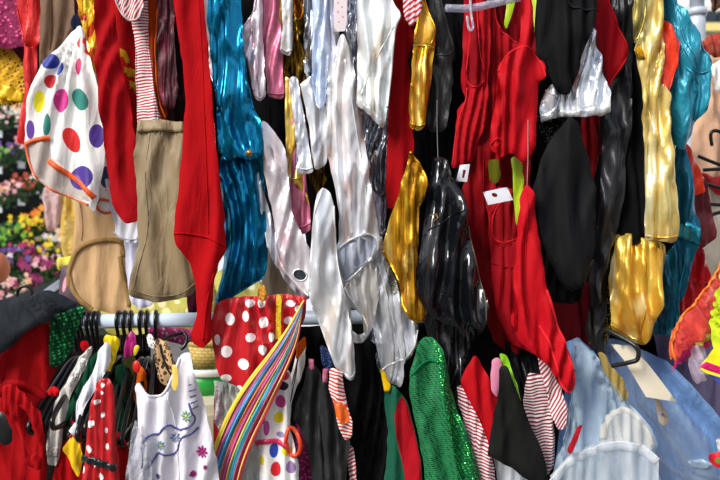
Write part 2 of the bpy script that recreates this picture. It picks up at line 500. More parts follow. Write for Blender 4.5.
# unseen dark blocks with gaps, added around the camera for contrast in foil reflections
def contrast_box(name, c, h, mt): struct(name, *box_mesh(c, h), mt)
for x_, w_, h_, c_ in ((-7, 1.0, 2.6, '2c2620'), (-4.3, .8, 3.0, '241c1c'), (-2.2, .5, 2.4, '3a2a22'), (-.5, .6, 2.9, '1c2026'), (1.5, .55, 2.5, '30241c'), (3.5, .7, 3.1, '20201e'), (6.4, 1.0, 2.6, '2a2824')):
    contrast_box('contrast_block_back', (x_, -4.5, h_/2), (w_, .4, h_/2), plain(c_, .9))
contrast_box('contrast_block_left', (-5.5, 0, 1.3), (.2, 1.8, 1.3), plain('332c28', .9))  # side blocks out of view, added to darken the foil reflections
contrast_box('contrast_block_right', (5.2, -.5, 1.4), (.2, 1.6, 1.4), plain('2c2a28', .9))
# ================================================================= upper left of the rack
SIL = lambda: lame('eeeff4', 'dfe3ee', 'f2dcd0', .3, .5, .55)
SILB = lambda: lame('e4eaf6', 'eef0f4', 'cfd8ea', .32, .5, .5)
SILW = lambda: lame('f4f3f0', 'e2e6e8', 'f4e4d4', .35, .4, .4)
FOIL = lambda: lame('c4c8d0', '7c828e', 'eef0f4', .2, .8, .9, 34)
GOLD = lambda: lame('e8b430', 'c88a18', 'f6da78', .26, .5, .75)
GOLDL = lambda: lame('ecd070', 'd8a838', 'f6e8ac', .3, .5, .55)
DGOLD = lambda: lame('8a6418', '4a3208', 'c89a34', .22, .7, .95)
TEAL = lambda: lame('1188b4', '0a6c96', '20a4cc', .2, .6, .8)
RED = 'd00a14'; DRED = '9c0812'

g = G('dress', 'magenta dress with paler pink spots at the top left corner', 'dress', [(-45, -60), (18, -60), (19, 5), (24, 30), (27, 46), (10, 48), (-10, 46), (-45, 40)], 2.28, sequin('8c0a4c', 'd03070', 75, .5, .15, .32), fold=(20, .008))
g = G('skirt', 'yellow net skirt with punched holes and loose fringe, left edge under the magenta dress', 'skirt', [(-45, 38), (0, 44), (12, 50), (20, 60), (25, 76), (27, 88), (25, 98), (12, 105), (0, 103), (-45, 96)], 2.32, sequin('dca808', '4a2604', 85, .6, .1, .33, hole='5a2c04', rnd=.35), fold=(14, .01), ang=-30)
band(g, 'ruffle', [(-20, 76), (4, 84), (24, 93)], [(-20, 90), (4, 100), (24, 103)], satin('e8b408'), .004)
for k in range(7):
    a = -4+k*4.5; piping(g, 'fringe', [(a, 96), (a+3, 103), (a+1, 108)], satin('d8a818'), .0016)
G('dress', 'dark wine-red dress in shade behind the magenta dress and yellow net skirt', 'dress', [(-45, -60), (84, -60), (84, 20), (60, 60), (44, 100), (30, 108), (24, 70), (10, 60), (-45, 50)], 2.42, fab('3c0818'), fold=(14, .02), s=7)
g = G('blouse', 'bright red satin blouse beside the magenta dress', 'blouse', [(12, -60), (41, -60), (39, 0), (41, 44), (33, 48), (26, 47), (21, 28), (16, 8)], 2.2, satin('cc1008', .3), fold=(12, .01))
piping(g, 'hem', [(16, 8), (21, 28), (26, 47), (33, 48)], satin('cc1008', .3), .0022)
g = G('sash', 'narrow red velvet sash hanging left of the colourful spotted cape', 'sash', [(24, 30), (37, 44), (37, 66), (33, 90), (29, 120), (27, 144), (16, 143), (20, 122), (26, 92), (24, 60)], 2.24, satin('c80c10', .45), fold=(8, .008))
g = G('shirt', 'sheer brown blouse hanging behind the colourful spotted cape', 'blouse', [(38, -60), (70, -60), (74, 10), (78, 28), (66, 40), (54, 58), (46, 78), (42, 100), (41, 60), (40, 30)], 2.16, tulle('8a6a50', .92), fold=(11, .014))
piping(g, 'seam', [(48, -30), (52, 10), (50, 50)], fab('7a5a44'), .0016)
g = G('cap', 'small navy cloth knot above the colourful spotted cape', 'scarf', [(70, 22), (80, 10), (91, 14), (93, 34), (86, 41), (79, 38)], 2.12, fab('1a2440'), fold=(9, .008))
# clown cape
cp = [(78, 24), (83, 32), (85, 48), (92, 62), (97, 78), (101, 105), (106, 135), (103, 165), (99, 188), (96, 212), (90, 206), (70, 198), (50, 190), (36, 178), (27, 160), (25, 142), (26, 128), (29, 100), (36, 76), (44, 62), (56, 50), (66, 38)]
g_lining = [(27, 144), (36, 140), (50, 140), (52, 158), (66, 172), (88, 188), (92, 202), (70, 197), (50, 189), (37, 177), (28, 160)]
wh = satin('f2efea', .55, .35, 0)
def sp(h): return satin(h, .5, .3, 0)
g = G('cape', 'white cape with big multicoloured spots and orange trim, gathered to a point', 'cape', cp, 2.0, wh, fold=(22, .018), pin=(80, 20), s=3.2, patches=[
    (g_lining, fab('c8bcb4')),
    (ell(51, 62, 9, 8, -20), sp('1c2c90')), (ell(40, 102, 5, 11, 8), sp('f0e010')), (ell(52, 82, 6, 7, 30), sp('c81020')),
    (ell(61.5, 70, 3, 7, 20), sp('2840b0')), (ell(80, 67, 4, 9), sp('c82068')), (ell(62.5, 101, 7, 12, 6), sp('d83090')),
    (ell(81, 100, 8, 12, -25), sp('2a8478')), (ell(72, 140, 7.5, 13, -22), sp('e01818')), (ell(97, 136, 7, 12), sp('4c2c90')),
    (ell(31, 130, 4, 9.5), sp('5a3498')), (ell(48.5, 125, 3.4, 11, 4), sp('2a8478')), (ell(82, 178, 12.5, 12, -30), sp('44288c'))])
strip(g, 'orange_trim', [(26, 145), (34, 140), (51, 139)], sp('f05a10'), 4.1)
strip(g, 'orange_trim', [(49, 161), (62, 170), (80, 182), (96, 198)], sp('f05a10'), 4.9)
strip(g, 'orange_trim', [(26, 142), (28, 160), (37, 178), (52, 190), (72, 198), (90, 205)], sp('e86a40'), 2.3)
drape(g, 'collar_trim', [(80, 36), (85, 38), (86, 48), (90, 56), (82, 50), (76, 44)], sp('e02014'))
g = G('scarf', 'spotted white scarf end with orange edging below the big spotted cape', 'scarf', [(92, 150), (104, 158), (115, 170), (118, 190), (113, 214), (98, 216), (92, 204), (90, 180)], 2.07, wh, fold=(9, .01), patches=[(ell(106, 177, 6, 11), sp('1c2468')), (ell(95, 198, 5, 9), sp('1a8890'))])
strip(g, 'orange_trim', [(92, 201), (104, 199), (117, 203)], sp('f05a10'), 2.6)
strip(g, 'orange_trim', [(96, 200), (99, 212), (113, 214), (117, 203), (116, 188)], sp('f05a10'), 2.5)
strip(g, 'orange_trim', [(106, 190), (116, 189)], sp('f05a10'), 2.3)
g = G('ruffle', 'shiny yellow and orange ruffle between the spotted cape and the red trousers', 'costume', [(76, -60), (97, -60), (96, 0), (97, 40), (96, 84), (91, 82), (87, 68), (89, 44), (81, 22), (77, 0)], 2.06, satin('f4b410', .25, .7), fold=(8, .014), patches=[(ell(88, 6, 4, 6), satin('f8dc30')), (ell(91, 30, 3, 8, 20), satin('e84808')), (ell(93, 56, 3, 9), satin('e85008')), (ell(90, 70, 3, 5), satin('f8d838')), (ell(84, 18, 3, 4), satin('a81808'))])
# beige leotard
g = G('leotard', 'sheer beige leotard with brown bound leg openings above the rail', 'leotard', [(70, 186), (88, 196), (108, 196), (126, 232), (130, 262), (131, 312), (112, 314), (92, 308), (76, 298), (69, 282), (70, 262), (75, 240), (76, 220)], 2.14, tulle('d8b484', .85), fold=(14, .012))
strip(g, 'leg_binding', [(69, 286), (69, 270), (76, 252), (88, 243), (104, 240), (120, 240), (126, 246), (123, 254), (130, 256)], fab('9c7c4c'), 5.1)
strip(g, 'leg_binding', [(69, 270), (72, 288), (80, 300), (92, 310)], fab('a88858'), 4.8)
strip(g, 'leg_binding', [(121, 256), (124, 276), (130, 306)], fab('9c7c4c'), 4.1)
piping(g, 'seam', [(80, 200), (84, 224), (82, 240)], fab('b89878'), .0014)
# reds and stripes
g = G('trousers', 'red trousers left of the red top with yellow letters', 'trousers', [(96, -60), (114, -60), (114, 0), (116, 40), (122, 70), (128, 96), (135, 140), (139, 180), (139, 221), (128, 224), (119, 216), (112, 202), (106, 165), (103, 130), (98, 95), (97, 60)], 1.98, fab('a60812'), fold=(14, .016), s=4)
piping(g, 'hem', [(112, 203), (119, 217), (128, 223), (139, 220)], fab('a80810'), .0016)
g = G('shirt', 'white shirt showing under the hem of the left red trousers', 'shirt', [(106, 178), (124, 196), (141, 200), (142, 232), (138, 242), (128, 243), (116, 234), (112, 212)], 2.05, fab('e6e6f0', var=.05), fold=(10, .008))
piping(g, 'hem', [(113, 232), (126, 240), (139, 239)], fab('c8c8d8'), .0016)
g = G('skirt', 'long pale lilac skirt showing left of the khaki trousers', 'skirt', [(124, 230), (142, 234), (150, 260), (152, 305), (138, 309), (130, 300), (127, 270)], 2.1, fab('d6d8ee', var=.05), fold=(9, .008))
g = G('shirt', 'red long-sleeved top with worn yellow letters down the front', 'top', [(102, -60), (140, -60), (142, 20), (142, 90), (144, 120), (138, 130), (128, 124), (118, 80), (110, 40), (106, 10)], 2.03, fab('b80c12'), fold=(13, .01))
yl = fab('d89a14', .6)
for P in ([(120, 48), (127, 52), (131, 62), (128, 66), (124, 58), (121, 57)], [(124, 66), (131, 70), (133, 78), (129, 78), (127, 73), (125, 74)], [(130, 68), (137, 71), (138, 79), (135, 80), (133, 76), (131, 76)], [(130, 81), (137, 83), (139, 95), (136, 95), (134, 88), (131, 90)]):
    drape(g, 'letter', P, yl, .002)
g = G('shirt', 'red and white fine-striped tank top tucked above the khaki waistband', 'top', [(126, -60), (148, -60), (147, 0), (147, 20), (149, 50), (153, 80), (158, 106), (161, 126), (138, 126), (137, 90), (136, 50), (132, 22), (128, 0)], 1.985, stripe('b02028', 'efe6e6', .0074, 4), fold=(10, .01), s=3.5)
g2 = G('shirt', 'candy-striped tank top with a bound scoop neck at the top edge left', 'top', [(112, -60), (144, -60), (143, 8), (138, 21), (128, 21), (119, 10), (114, -8)], 1.95, stripe('b02028', 'efe6e6', .0074, 68), fold=(10, .008), s=3.5)
piping(g2, 'neck_binding', [(114, -8), (119, 10), (128, 21), (138, 21), (143, 8)], fab('d8c0c0'), .0024)
g = G('dress', 'orange dress strip right of the red and white striped tank top', 'dress', [(144, -60), (160, -60), (159, 10), (159, 60), (164, 96), (168, 116), (162, 126), (154, 122), (149, 60), (146, 0)], 2.02, fab('d04c08'), fold=(9, .008))
g = G('jacket', 'burgundy crushed velvet jacket with an orange edge', 'jacket', [(155, -60), (172, -60), (174, 30), (178, 96), (174, 108), (165, 107), (158, 96), (155, 60), (157, 14)], 1.99, lame('5a0c20', '300510', '7a1c34', .5, .9, .3, 60), fold=(9, .01))
piping(g, 'edge_trim', [(158, 10), (155, 60), (158, 98), (166, 118)], fab('d86018'), .002)
g = G('scarf', 'dark scarf with orange fringe behind the khaki waistband', 'scarf', [(160, 96), (188, 96), (190, 132), (180, 138), (166, 128)], 2.07, fab('2c1818'), fold=(8, .008), patches=[(ell(173, 92+6, 3, 5), fab('e0dcd8')), (ell(178, 128, 7, 4, 20), fab('c85010'))])
# khaki trousers
kh = satin('8a7656', .6, .5, 0)
g = G('trousers', 'khaki trousers with a gathered elastic waistband', 'trousers', [(138, 121), (150, 120), (168, 122), (183, 123), (186, 150), (192, 200), (198, 240), (200, 284), (192, 294), (176, 300), (158, 302), (140, 299), (130, 294), (132, 276), (138, 246), (137, 200), (134, 160), (136, 136)], 1.93, kh, T=.03, fold=(22, .016), s=4, crump=.6)
band(g, 'waistband', [(138, 120), (160, 119), (183, 122)], [(137, 132), (160, 131), (184, 132)], satin('94805e', .6, .5, 0), .006)
for k in range(9): piping(g, 'gather', [(140+k*5, 121), (140.5+k*5, 127), (140+k*5, 134)], kh, .0016)
piping(g, 'hem', [(131, 289), (145, 294), (165, 297), (185, 293), (199, 280)], kh, .0014)
piping(g, 'seam', [(150, 134), (146, 180), (152, 230), (140, 262), (134, 290)], kh, .0012)
# big red trouser leg
g = G('trousers', 'tall bright red trousers tapering to a twisted hem on the white rail', 'trousers', [(164, -60), (198, -60), (203, 0), (207, 40), (212, 90), (216, 140), (221, 190), (225, 236), (225, 250), (218, 264), (213, 290), (211, 322), (211, 340), (203, 348), (193, 344), (190, 334), (196, 316), (196, 290), (189, 262), (178, 246), (175, 234), (178, 200), (183, 150), (186, 100), (183, 60), (174, 0)], 1.87, fab('ae0610', var=.08), T=.03, fold=(24, .016), s=4)
piping(g, 'hem', [(175, 234), (184, 233), (196, 235), (212, 238), (225, 246)], fab('b40810'), .0022)
piping(g, 'hem', [(216, 266), (208, 300), (204, 340)], fab('b40810'), .002)
piping(g, 'seam', [(196, -40), (203, 60), (206, 140), (209, 234)], fab('b40810'), .0012)
# silver edge + teal
g = G('leotard', 'silver leotard edge showing left of the tall teal foil costume', 'leotard', [(192, -60), (216, -60), (220, 40), (228, 100), (230, 130), (223, 112), (216, 86), (207, 68), (211, 56), (204, 22), (197, 0)], 1.95, SIL(), fold=(9, .01))
piping(g, 'edge_binding', [(197, 0), (204, 22), (211, 56), (207, 68), (216, 86), (224, 114)], SILW(), .002)
g = G('leggings', 'lower teal foil leggings ending in a twist above the red polka dot skirt', 'leggings', [(226, 140), (262, 146), (264, 190), (266, 230), (267, 266), (263, 277), (250, 286), (236, 294), (224, 303), (215, 305), (217, 294), (222, 276), (223, 246), (221, 200), (221, 160)], 1.93, TEAL(), T=.028, fold=(13, .022), s=3.2, crump=.7)
piping(g, 'seam', [(232, 150), (238, 190), (250, 220), (258, 262)], TEAL(), .0014)
piping(g, 'hem', [(215, 304), (226, 301), (244, 289), (264, 277)], TEAL(), .0022)
g = G('leotard', 'upper teal foil leotard knotted at the hip', 'leotard', [(210, -60), (236, -60), (240, 0), (243, 40), (247, 80), (255, 112), (262, 124), (264, 150), (259, 158), (250, 160), (240, 156), (226, 158), (218, 150), (218, 120), (214, 84), (211, 50), (207, 20)], 1.88, TEAL(), T=.028, fold=(13, .022), s=3.2, crump=.7)
piping(g, 'edge_binding', [(237, 0), (241, 30), (244, 76), (254, 110)], TEAL(), .002)
v_, f_ = blob(W(249, 153, 1.835), .008, 2); mesh_obj('ring', v_, f_, plain('b88a4a', .3, .8), g.o)
# iridescent + pinks
PINKS = lambda: lame('e4c4cc', 'ecE6ee'.lower(), 'd08c9c', .3, .5, .5)
g = G('leotard', 'iridescent pink-white leotard with a thin strap right of the upper teal leotard', 'leotard', [(258, -20), (262, -2), (262, 40), (264, 70), (266, 96), (258, 101), (253, 92), (250, 70), (244, 50), (240, 34), (245, 26), (253, 12)], 1.91, PINKS(), fold=(8, .012))
piping(g, 'strap', [(261, -30), (257, 6), (249, 20), (241, 31), (243, 46), (250, 66), (254, 92)], lame('e0d0d8', 'c8b0bc'), .0024)
piping(g, 'seam', [(252, 30), (256, 60), (260, 96)], lame('d0a8b4', 'c8b0bc'), .0014)
pk = lambda: lame('d87c98', 'c86484', 'e494a8', .38, .4, .3)
g = G('leggings', 'dusty pink shiny leggings hanging to mid-height beside gold strips', 'leggings', [(256, -60), (276, -60), (278, 0), (281, 40), (284, 90), (283, 99), (276, 99), (268, 96), (265, 60), (261, 10)], 1.93, pk(), fold=(9, .01))
piping(g, 'cuff', [(267, 92), (275, 95), (284, 94)], pk(), .0022)
g = G('leggings', 'lower dusty pink leggings ending below the yellow gold strip', 'leggings', [(286, 108), (300, 120), (305, 160), (310, 222), (311, 229), (304, 234), (292, 230), (290, 200), (288, 160)], 1.935, pk(), fold=(8, .01))
piping(g, 'cuff', [(291, 225), (301, 228), (311, 223)], pk(), .0022)
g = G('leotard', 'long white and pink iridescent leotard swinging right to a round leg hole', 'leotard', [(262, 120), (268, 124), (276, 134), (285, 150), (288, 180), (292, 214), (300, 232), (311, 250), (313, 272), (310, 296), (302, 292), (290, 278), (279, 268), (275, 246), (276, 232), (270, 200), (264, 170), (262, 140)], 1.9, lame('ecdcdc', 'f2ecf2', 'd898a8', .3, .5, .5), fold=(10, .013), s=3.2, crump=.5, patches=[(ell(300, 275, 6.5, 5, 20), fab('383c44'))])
piping(g, 'leg_binding', ell(300, 275, 7, 5.5, 20), SILW(), .0018, closed=True)
piping(g, 'hem', [(276, 232), (276, 250), (282, 268), (296, 284), (309, 296)], SILW(), .002)
g = G('leotard', 'narrow silver-grey leotard hanging from the teal knot', 'leotard', [(249, 152), (256, 166), (263, 190), (270, 214), (278, 236), (282, 254), (298, 276), (310, 298), (303, 300), (288, 284), (274, 262), (267, 246), (263, 220), (256, 190), (251, 170)], 1.93, lame('b8bcc8', 'd8dae4', 'a0a6b8', .3, .5, .55), fold=(8, .012), s=3.2)
piping(g, 'edge_binding', [(250, 154), (256, 188), (263, 220), (268, 248)], SILW(), .0018)
g = G('skirt', 'cream skirt panel glimpsed behind the silver-grey leotard above the polka dots', 'skirt', [(258, 226), (272, 230), (290, 262), (300, 296), (262, 300), (262, 270)], 2.02, fab('c4b89c'), fold=(8, .008))
# golds
g = G('leotard', 'narrow amber-gold strip of leotard beside the pink leggings', 'leotard', [(274, -60), (283, -60), (284, 0), (284, 40), (282, 46), (279, 20)], 1.94, lame('c88a38', 'a0641c', 'e0b068'), fold=(7, .006))
g = G('leotard', 'white satin strip leotard with a gathered end at the top', 'leotard', [(282, -60), (291, -60), (292, 10), (292, 48), (290, 56), (281, 52), (283, 30)], 1.91, SILW(), fold=(6, .008))
piping(g, 'hem', [(281, 49), (286, 52), (292, 50)], SILW(), .002)
g = G('leotard', 'dark gold foil leotard with a bound armhole', 'leotard', [(290, -60), (306, -60), (306, 10), (303, 24), (301, 44), (306, 62), (312, 84), (314, 134), (308, 138), (302, 120), (296, 96), (286, 66), (291, 50), (293, 20)], 1.975, DGOLD(), fold=(9, .016), s=3.2, patches=[([(294, -5), (303, -5), (303, 12), (300, 20), (296, 20), (293, 10)], lame('c87818', 'a05c10'))], crump=.8)
piping(g, 'armhole_binding', [(293, -8), (293, 12), (297, 21), (301, 19), (304, 6), (304, -8)], GOLD(), .002)
g = G('leotard', 'dark bronze foil leotard hanging under the white leotard strip', 'leotard', [(280, 44), (296, 54), (303, 70), (312, 100), (320, 140), (326, 180), (318, 196), (310, 180), (300, 150), (290, 110), (284, 80)], 2.03, DGOLD(), fold=(8, .014), s=3.5)
g = G('leggings', 'bright yellow-gold leggings strip ending above the lower pink leggings', 'leggings', [(284, 76), (291, 80), (296, 110), (300, 150), (303, 170), (306, 190), (310, 206), (304, 196), (297, 184), (288, 184), (287, 150), (285, 110)], 1.93, GOLDL(), fold=(7, .01))
piping(g, 'cuff', [(288, 177), (294, 180), (300, 178)], GOLDL(), .002)
g = G('leggings', 'slim silver-white leggings crossing the dark gold foil', 'leggings', [(289, 78), (296, 76), (300, 96), (306, 126), (311, 160), (314, 172), (309, 174), (298, 173), (297, 150), (293, 110)], 1.9, lame('ccd0dc', 'e8eaf2', 'b8bece', .3, .5, .5), fold=(6, .01))
piping(g, 'cuff', [(298, 168), (306, 170), (313, 168)], SILW(), .002)
# whites and silvers
g = G('leotard', 'white satin leotard flaring left from the pale blue straps', 'leotard', [(301, 84), (312, 76), (318, 84), (326, 112), (328, 150), (326, 164), (316, 170), (313, 158), (310, 130), (305, 104)], 1.9, SILB(), fold=(9, .012), s=3.4)
piping(g, 'edge_binding', [(301, 84), (306, 106), (311, 132), (316, 168)], SILW(), .002)
g = G('dress', 'grey foil dress sliver between dark gold and pale blue straps', 'dress', [(302, -60), (318, -60), (318, 30), (316, 74), (310, 88), (304, 68), (305, 30)], 1.97, FOIL(), fold=(6, .012))
g = G('leggings', 'pale blue satin leggings, left of the hanging dotted paper tag', 'leggings', [(312, -60), (326, -60), (327, 20), (328, 70), (326, 100), (321, 112), (316, 106), (312, 76), (313, 20)], 1.86, satin('c4d4f0', .3, .3, .35), fold=(9, .012))
g = G('leggings', 'pearl white leggings directly behind the dotted paper tag', 'leggings', [(325, -60), (342, -60), (340, 20), (336, 60), (336, 92), (331, 104), (325, 92), (326, 30)], 1.87, satin('dcdff0', .3, .3, .35), fold=(8, .012))
tagm = plain('f0dfe2', .6)
g = G('paper_tag', 'pale pink paper tag with tiny red dots hanging at the top edge', 'tag', [(334, -20), (347, -20), (347, 20), (345, 31), (334, 32)], 1.82, tagm, T=.0015, fold=(30, .002), sm=0, patches=[(ell(x, y, .8, .8, 0, 8), plain('c83030')) for x, y in ((338, 3), (342, 7), (338, 12), (343, 17), (339, 22))])
g = G('leotard', 'dark crinkled silver foil leotard at the top between tag and white leotard', 'leotard', [(342, -60), (362, -60), (360, 30), (358, 80), (360, 120), (352, 100), (347, 60), (343, 20)], 1.93, FOIL(), fold=(6, .014), s=3.2)
g = G('leotard', 'grey foil leotard hanging behind the white leotard hem', 'leotard', [(352, 80), (372, 100), (388, 120), (393, 145), (390, 178), (382, 200), (372, 190), (362, 160), (354, 120)], 1.95, FOIL(), fold=(6, .014), s=3.4)
g = G('leotard', 'lilac-grey leotard with sequin cord between silver and red', 'leotard', [(368, 100), (392, 110), (394, 150), (388, 170), (386, 200), (384, 236), (378, 232), (374, 200), (368, 160)], 1.97, lame('9a98ac', 'b8b4c8', '7a7488', .35, .5, .5), fold=(8, .01))
band(g, 'sequin_cord', [(380, 175), (381, 200), (380, 230)], [(385, 175), (386, 200), (385, 232)], FOIL(), .003)
g = G('leotard', 'long silver-peach foil leotard with a wide grey-lined opening at its end', 'leotard',
      [(330, 60), (342, 34), (350, 50), (356, 84), (362, 124), (370, 184), (376, 216), (381, 243), (378, 252), (370, 262), (356, 274), (343, 287), (337, 266), (334, 252), (340, 242), (340, 214), (334, 180), (327, 150), (326, 110)], 1.86,
      lame('f0e6e2', 'e4e6ec', 'f0c4b4', .28, .5, .5), T=.025, fold=(13, .018), s=3.2, crump=.6, patches=[([(336, 254), (346, 243), (360, 236), (372, 235), (379, 243), (370, 259), (356, 272), (344, 283)], satin('a2a8b6', .5, .2, 0))])
strip(g, 'leg_binding', [(335, 252), (346, 242), (360, 235), (372, 234), (380, 243), (376, 254), (362, 268), (343, 286), (337, 266), (335, 252)], SILW(), 2.0)
piping(g, 'seam', [(345, 60), (355, 120), (364, 180), (372, 232)], SILW(), .0014)
piping(g, 'seam', [(345, 243), (344, 282)], satin('8a90a0', .5, .2, 0), .001)
g = G('leotard', 'pointed silver foil leotard, nearest of the silvers, left of the grey-lined opening', 'leotard',
      [(323, 187), (329, 192), (333, 206), (336, 230), (335, 254), (338, 268), (342, 288), (347, 308), (351, 330), (354, 350), (355, 370), (353, 380), (345, 378), (335, 366), (326, 340), (318, 318), (312, 305), (309, 290), (311, 256), (314, 216), (318, 194)], 1.82,
      lame('e4e8f0', 'eeeeee', 'f0dccc', .28, .5, .5), T=.028, fold=(14, .02), s=3.2, crump=.6)
piping(g, 'edge_binding', [(312, 306), (320, 324), (330, 352), (340, 370), (350, 379), (355, 372)], SILW(), .002)
piping(g, 'edge_binding', [(323, 188), (314, 214), (311, 256), (309, 290)], SILW(), .002)
piping(g, 'seam', [(334, 206), (336, 260), (346, 300), (352, 340)], SILW(), .0016)
g = G('leotard', 'silver leotard with an open leg hole, right of the nearest silver leotard', 'leotard',
      [(344, 285), (356, 273), (368, 258), (376, 268), (378, 296), (374, 320), (369, 334), (364, 341), (357, 344), (350, 340), (347, 330), (345, 306)], 1.88,
      lame('d8d4cc', 'eae8e6', 'd0c0a4', .28, .6, .55), fold=(10, .014), s=3, holes=[[(351, 308), (356, 309), (362, 316), (364, 333), (358, 335), (352, 330)]])
strip(g, 'leg_binding', [(344, 288), (354, 304), (363, 316), (369, 330), (364, 341), (357, 343), (350, 339)], SILW(), 1.8)
g = G('leotard', 'long silver leotard hanging left of the lower gold leotard', 'leotard',
      [(370, 232), (382, 236), (384, 256), (394, 280), (402, 302), (412, 318), (418, 324), (417, 342), (411, 356), (403, 362), (404, 378), (400, 388), (392, 384), (382, 370), (377, 350), (372, 320), (370, 290), (366, 262)], 1.9,
      lame('dadde6', 'eef0f4', 'c4cad8', .24, .6, .65), T=.026, fold=(10, .02), s=3.2, crump=.7)
piping(g, 'edge_binding', [(380, 372), (393, 362), (404, 360), (413, 350), (418, 330)], SILW(), .002)
piping(g, 'seam', [(378, 262), (388, 300), (398, 340), (402, 362)], SILW(), .0014)
band(g, 'sequin_band', [(383, 262), (389, 282), (393, 294)], [(388, 262), (396, 280), (399, 292)], sequin('8c8c84', 'd8d8c8', 260, .3, .8, .4), .003)
g = G('leotard', 'crushed silver foil leotard bunched under the open leg hole', 'leotard', [(366, 320), (378, 326), (386, 350), (396, 372), (398, 386), (390, 384), (380, 372), (374, 352), (370, 345)], 1.93, FOIL(), fold=(7, .016), s=3, crump=1)
g = G('leotard', 'white satin leotard with a wide bound hem at the top centre', 'leotard',
      [(358, -60), (382, -60), (388, -6), (394, 6), (401, 18), (396, 26), (393, 46), (391, 74), (388, 104), (385, 122), (382, 128), (372, 117), (364, 110), (357, 104), (358, 60), (357, 0)], 1.84,
      lame('f2f2ee', 'e0e6e6', 'f4e0c8', .35, .4, .35), T=.028, fold=(16, .02), s=3.4, crump=.5)
band(g, 'hem_band', [(357, 96), (368, 107), (384, 121)], [(357, 104), (368, 114), (382, 128)], SILW(), .0025)
piping(g, 'edge_binding', [(386, -20), (393, 4), (401, 18), (395, 27), (393, 46), (391, 74), (387, 108)], SILW(), .0028)
piping(g, 'seam', [(394, 26), (380, 52), (368, 76), (361, 96)], SILW(), .0014)
# ================================================================= upper middle and right
g = G('trousers', 'plain bright red trousers between white satin and gold leotards', 'trousers', [(390, -60), (414, -60), (415, 0), (413, 36), (408, 60), (411, 100), (413, 140), (412, 158), (406, 184), (400, 206), (396, 212), (388, 208), (386, 180), (388, 130), (391, 80), (392, 40)], 1.9, fab('a00610', var=.08), fold=(14, .014))
piping(g, 'hem', [(387, 207), (393, 208), (400, 200), (410, 162)], fab('a80810'), .0018)
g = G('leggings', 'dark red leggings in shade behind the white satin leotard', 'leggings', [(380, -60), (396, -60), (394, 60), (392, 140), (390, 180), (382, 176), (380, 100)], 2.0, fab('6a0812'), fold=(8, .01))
g = G('top', 'red and white striped top showing at the top edge beside the gold leotard', 'top', [(402, -60), (424, -60), (422, 6), (418, 18), (412, 28), (405, 20), (403, 0)], 1.875, stripe('d01828', 'f0e4e8', .012, 30), fold=(8, .008))
g = G('leotard', 'gold foil leotard with a yellow-lined scoop neck, upper centre', 'leotard', [(416, -60), (424, -60), (425, 0), (430, 16), (436, 30), (435, 44), (432, 70), (427, 104), (425, 127), (419, 131), (410, 128), (409, 110), (412, 76), (413, 44), (417, 20)], 1.88, GOLD(), fold=(10, .014), s=3.2, patches=[([(418, 16), (422, 2), (430, 17), (434, 30), (431, 44), (422, 43), (413, 46), (415, 36)], satin('d09c20', .5, .3, .1))])
piping(g, 'neck_binding', [(414, 44), (418, 22), (422, -10), (426, 4), (431, 18), (436, 31), (431, 44)], GOLD(), .0022)
piping(g, 'waist_seam', [(413, 47), (420, 45), (434, 47)], GOLDL(), .002)
piping(g, 'hem', [(410, 124), (417, 127), (425, 124)], GOLD(), .0024)
g = G('leotard', 'matte black leotard with pale stitching beside the upper gold leotard', 'leotard', [(430, -60), (438, -60), (441, 4), (448, 26), (455, 50), (452, 62), (452, 84), (449, 110), (446, 128), (438, 133), (430, 131), (427, 122), (431, 80), (434, 40), (430, 14)], 1.91, satin('0d0e11', .45, .4, 0), fold=(11, .012), patches=[([(434, 2), (441, 4), (448, 26), (454, 48), (444, 56), (436, 54)], satin('08090b', .6))])
piping(g, 'neck_binding', [(440, -4), (444, 16), (455, 50), (446, 57), (434, 56)], fab('3c4044'), .0016)
g = G('leotard', 'lower gold foil leotard with a pointed top and dangling gold strap', 'leotard',
      [(409, 153), (414, 157), (422, 170), (429, 182), (426, 194), (419, 206), (418, 240), (417, 262), (416, 280), (422, 296), (427, 312), (427, 320), (420, 323), (408, 318), (401, 308), (402, 290), (396, 276), (390, 264), (383, 250), (385, 236), (392, 214), (400, 190), (406, 168)], 1.84,
      GOLD(), T=.028, fold=(12, .02), s=3.2, crump=.6)
piping(g, 'strap', [(410, 153), (418, 162), (428, 180), (424, 196)], GOLD(), .0038)
piping(g, 'hem', [(383, 251), (392, 266), (402, 288), (402, 306), (412, 318), (426, 320), (420, 298), (414, 282)], lame('b87810', 'd09828'), .003)
# black vinyl
g = G('leotard', 'glossy black vinyl leotard hanging on a thin thread, centre', 'leotard',
      [(434, 158), (442, 156), (448, 162), (452, 176), (460, 190), (467, 212), (470, 240), (476, 266), (485, 294), (487, 310), (486, 324), (478, 328), (466, 324), (456, 326), (444, 324), (434, 316), (424, 306), (417, 290), (418, 262), (424, 228), (427, 200), (431, 176)], 1.82,
      vinyl('0b0d12', .15), T=.034, fold=(16, .022), s=3.2, crump=1)
piping(g, 'edge_binding', [(468, 226), (476, 262), (485, 296), (485, 320)], satin('6c6450', .4), .0012)
piping(g, 'edge_binding', [(427, 230), (440, 224), (456, 212), (468, 210)], vinyl(), .0022)
piping(g, 'badge', [(430, 216), (435, 213), (438, 218), (434, 221)], plain('b08848', .4, .6), .0013)
wire('thread', [W(437, 100, 1.86), W(437, 130, 1.85), W(438, 158, 1.81)], .0007, fab('8a8a86'), g.o, 5)
g = G('trousers', 'shiny black vinyl trousers bunched below the black vinyl leotard', 'trousers', [(420, 300), (440, 318), (462, 322), (486, 322), (480, 336), (468, 346), (464, 376), (456, 404), (446, 390), (440, 356), (428, 336)], 1.9, vinyl('0a0c10', .2), fold=(12, .018), s=3.6, crump=1)
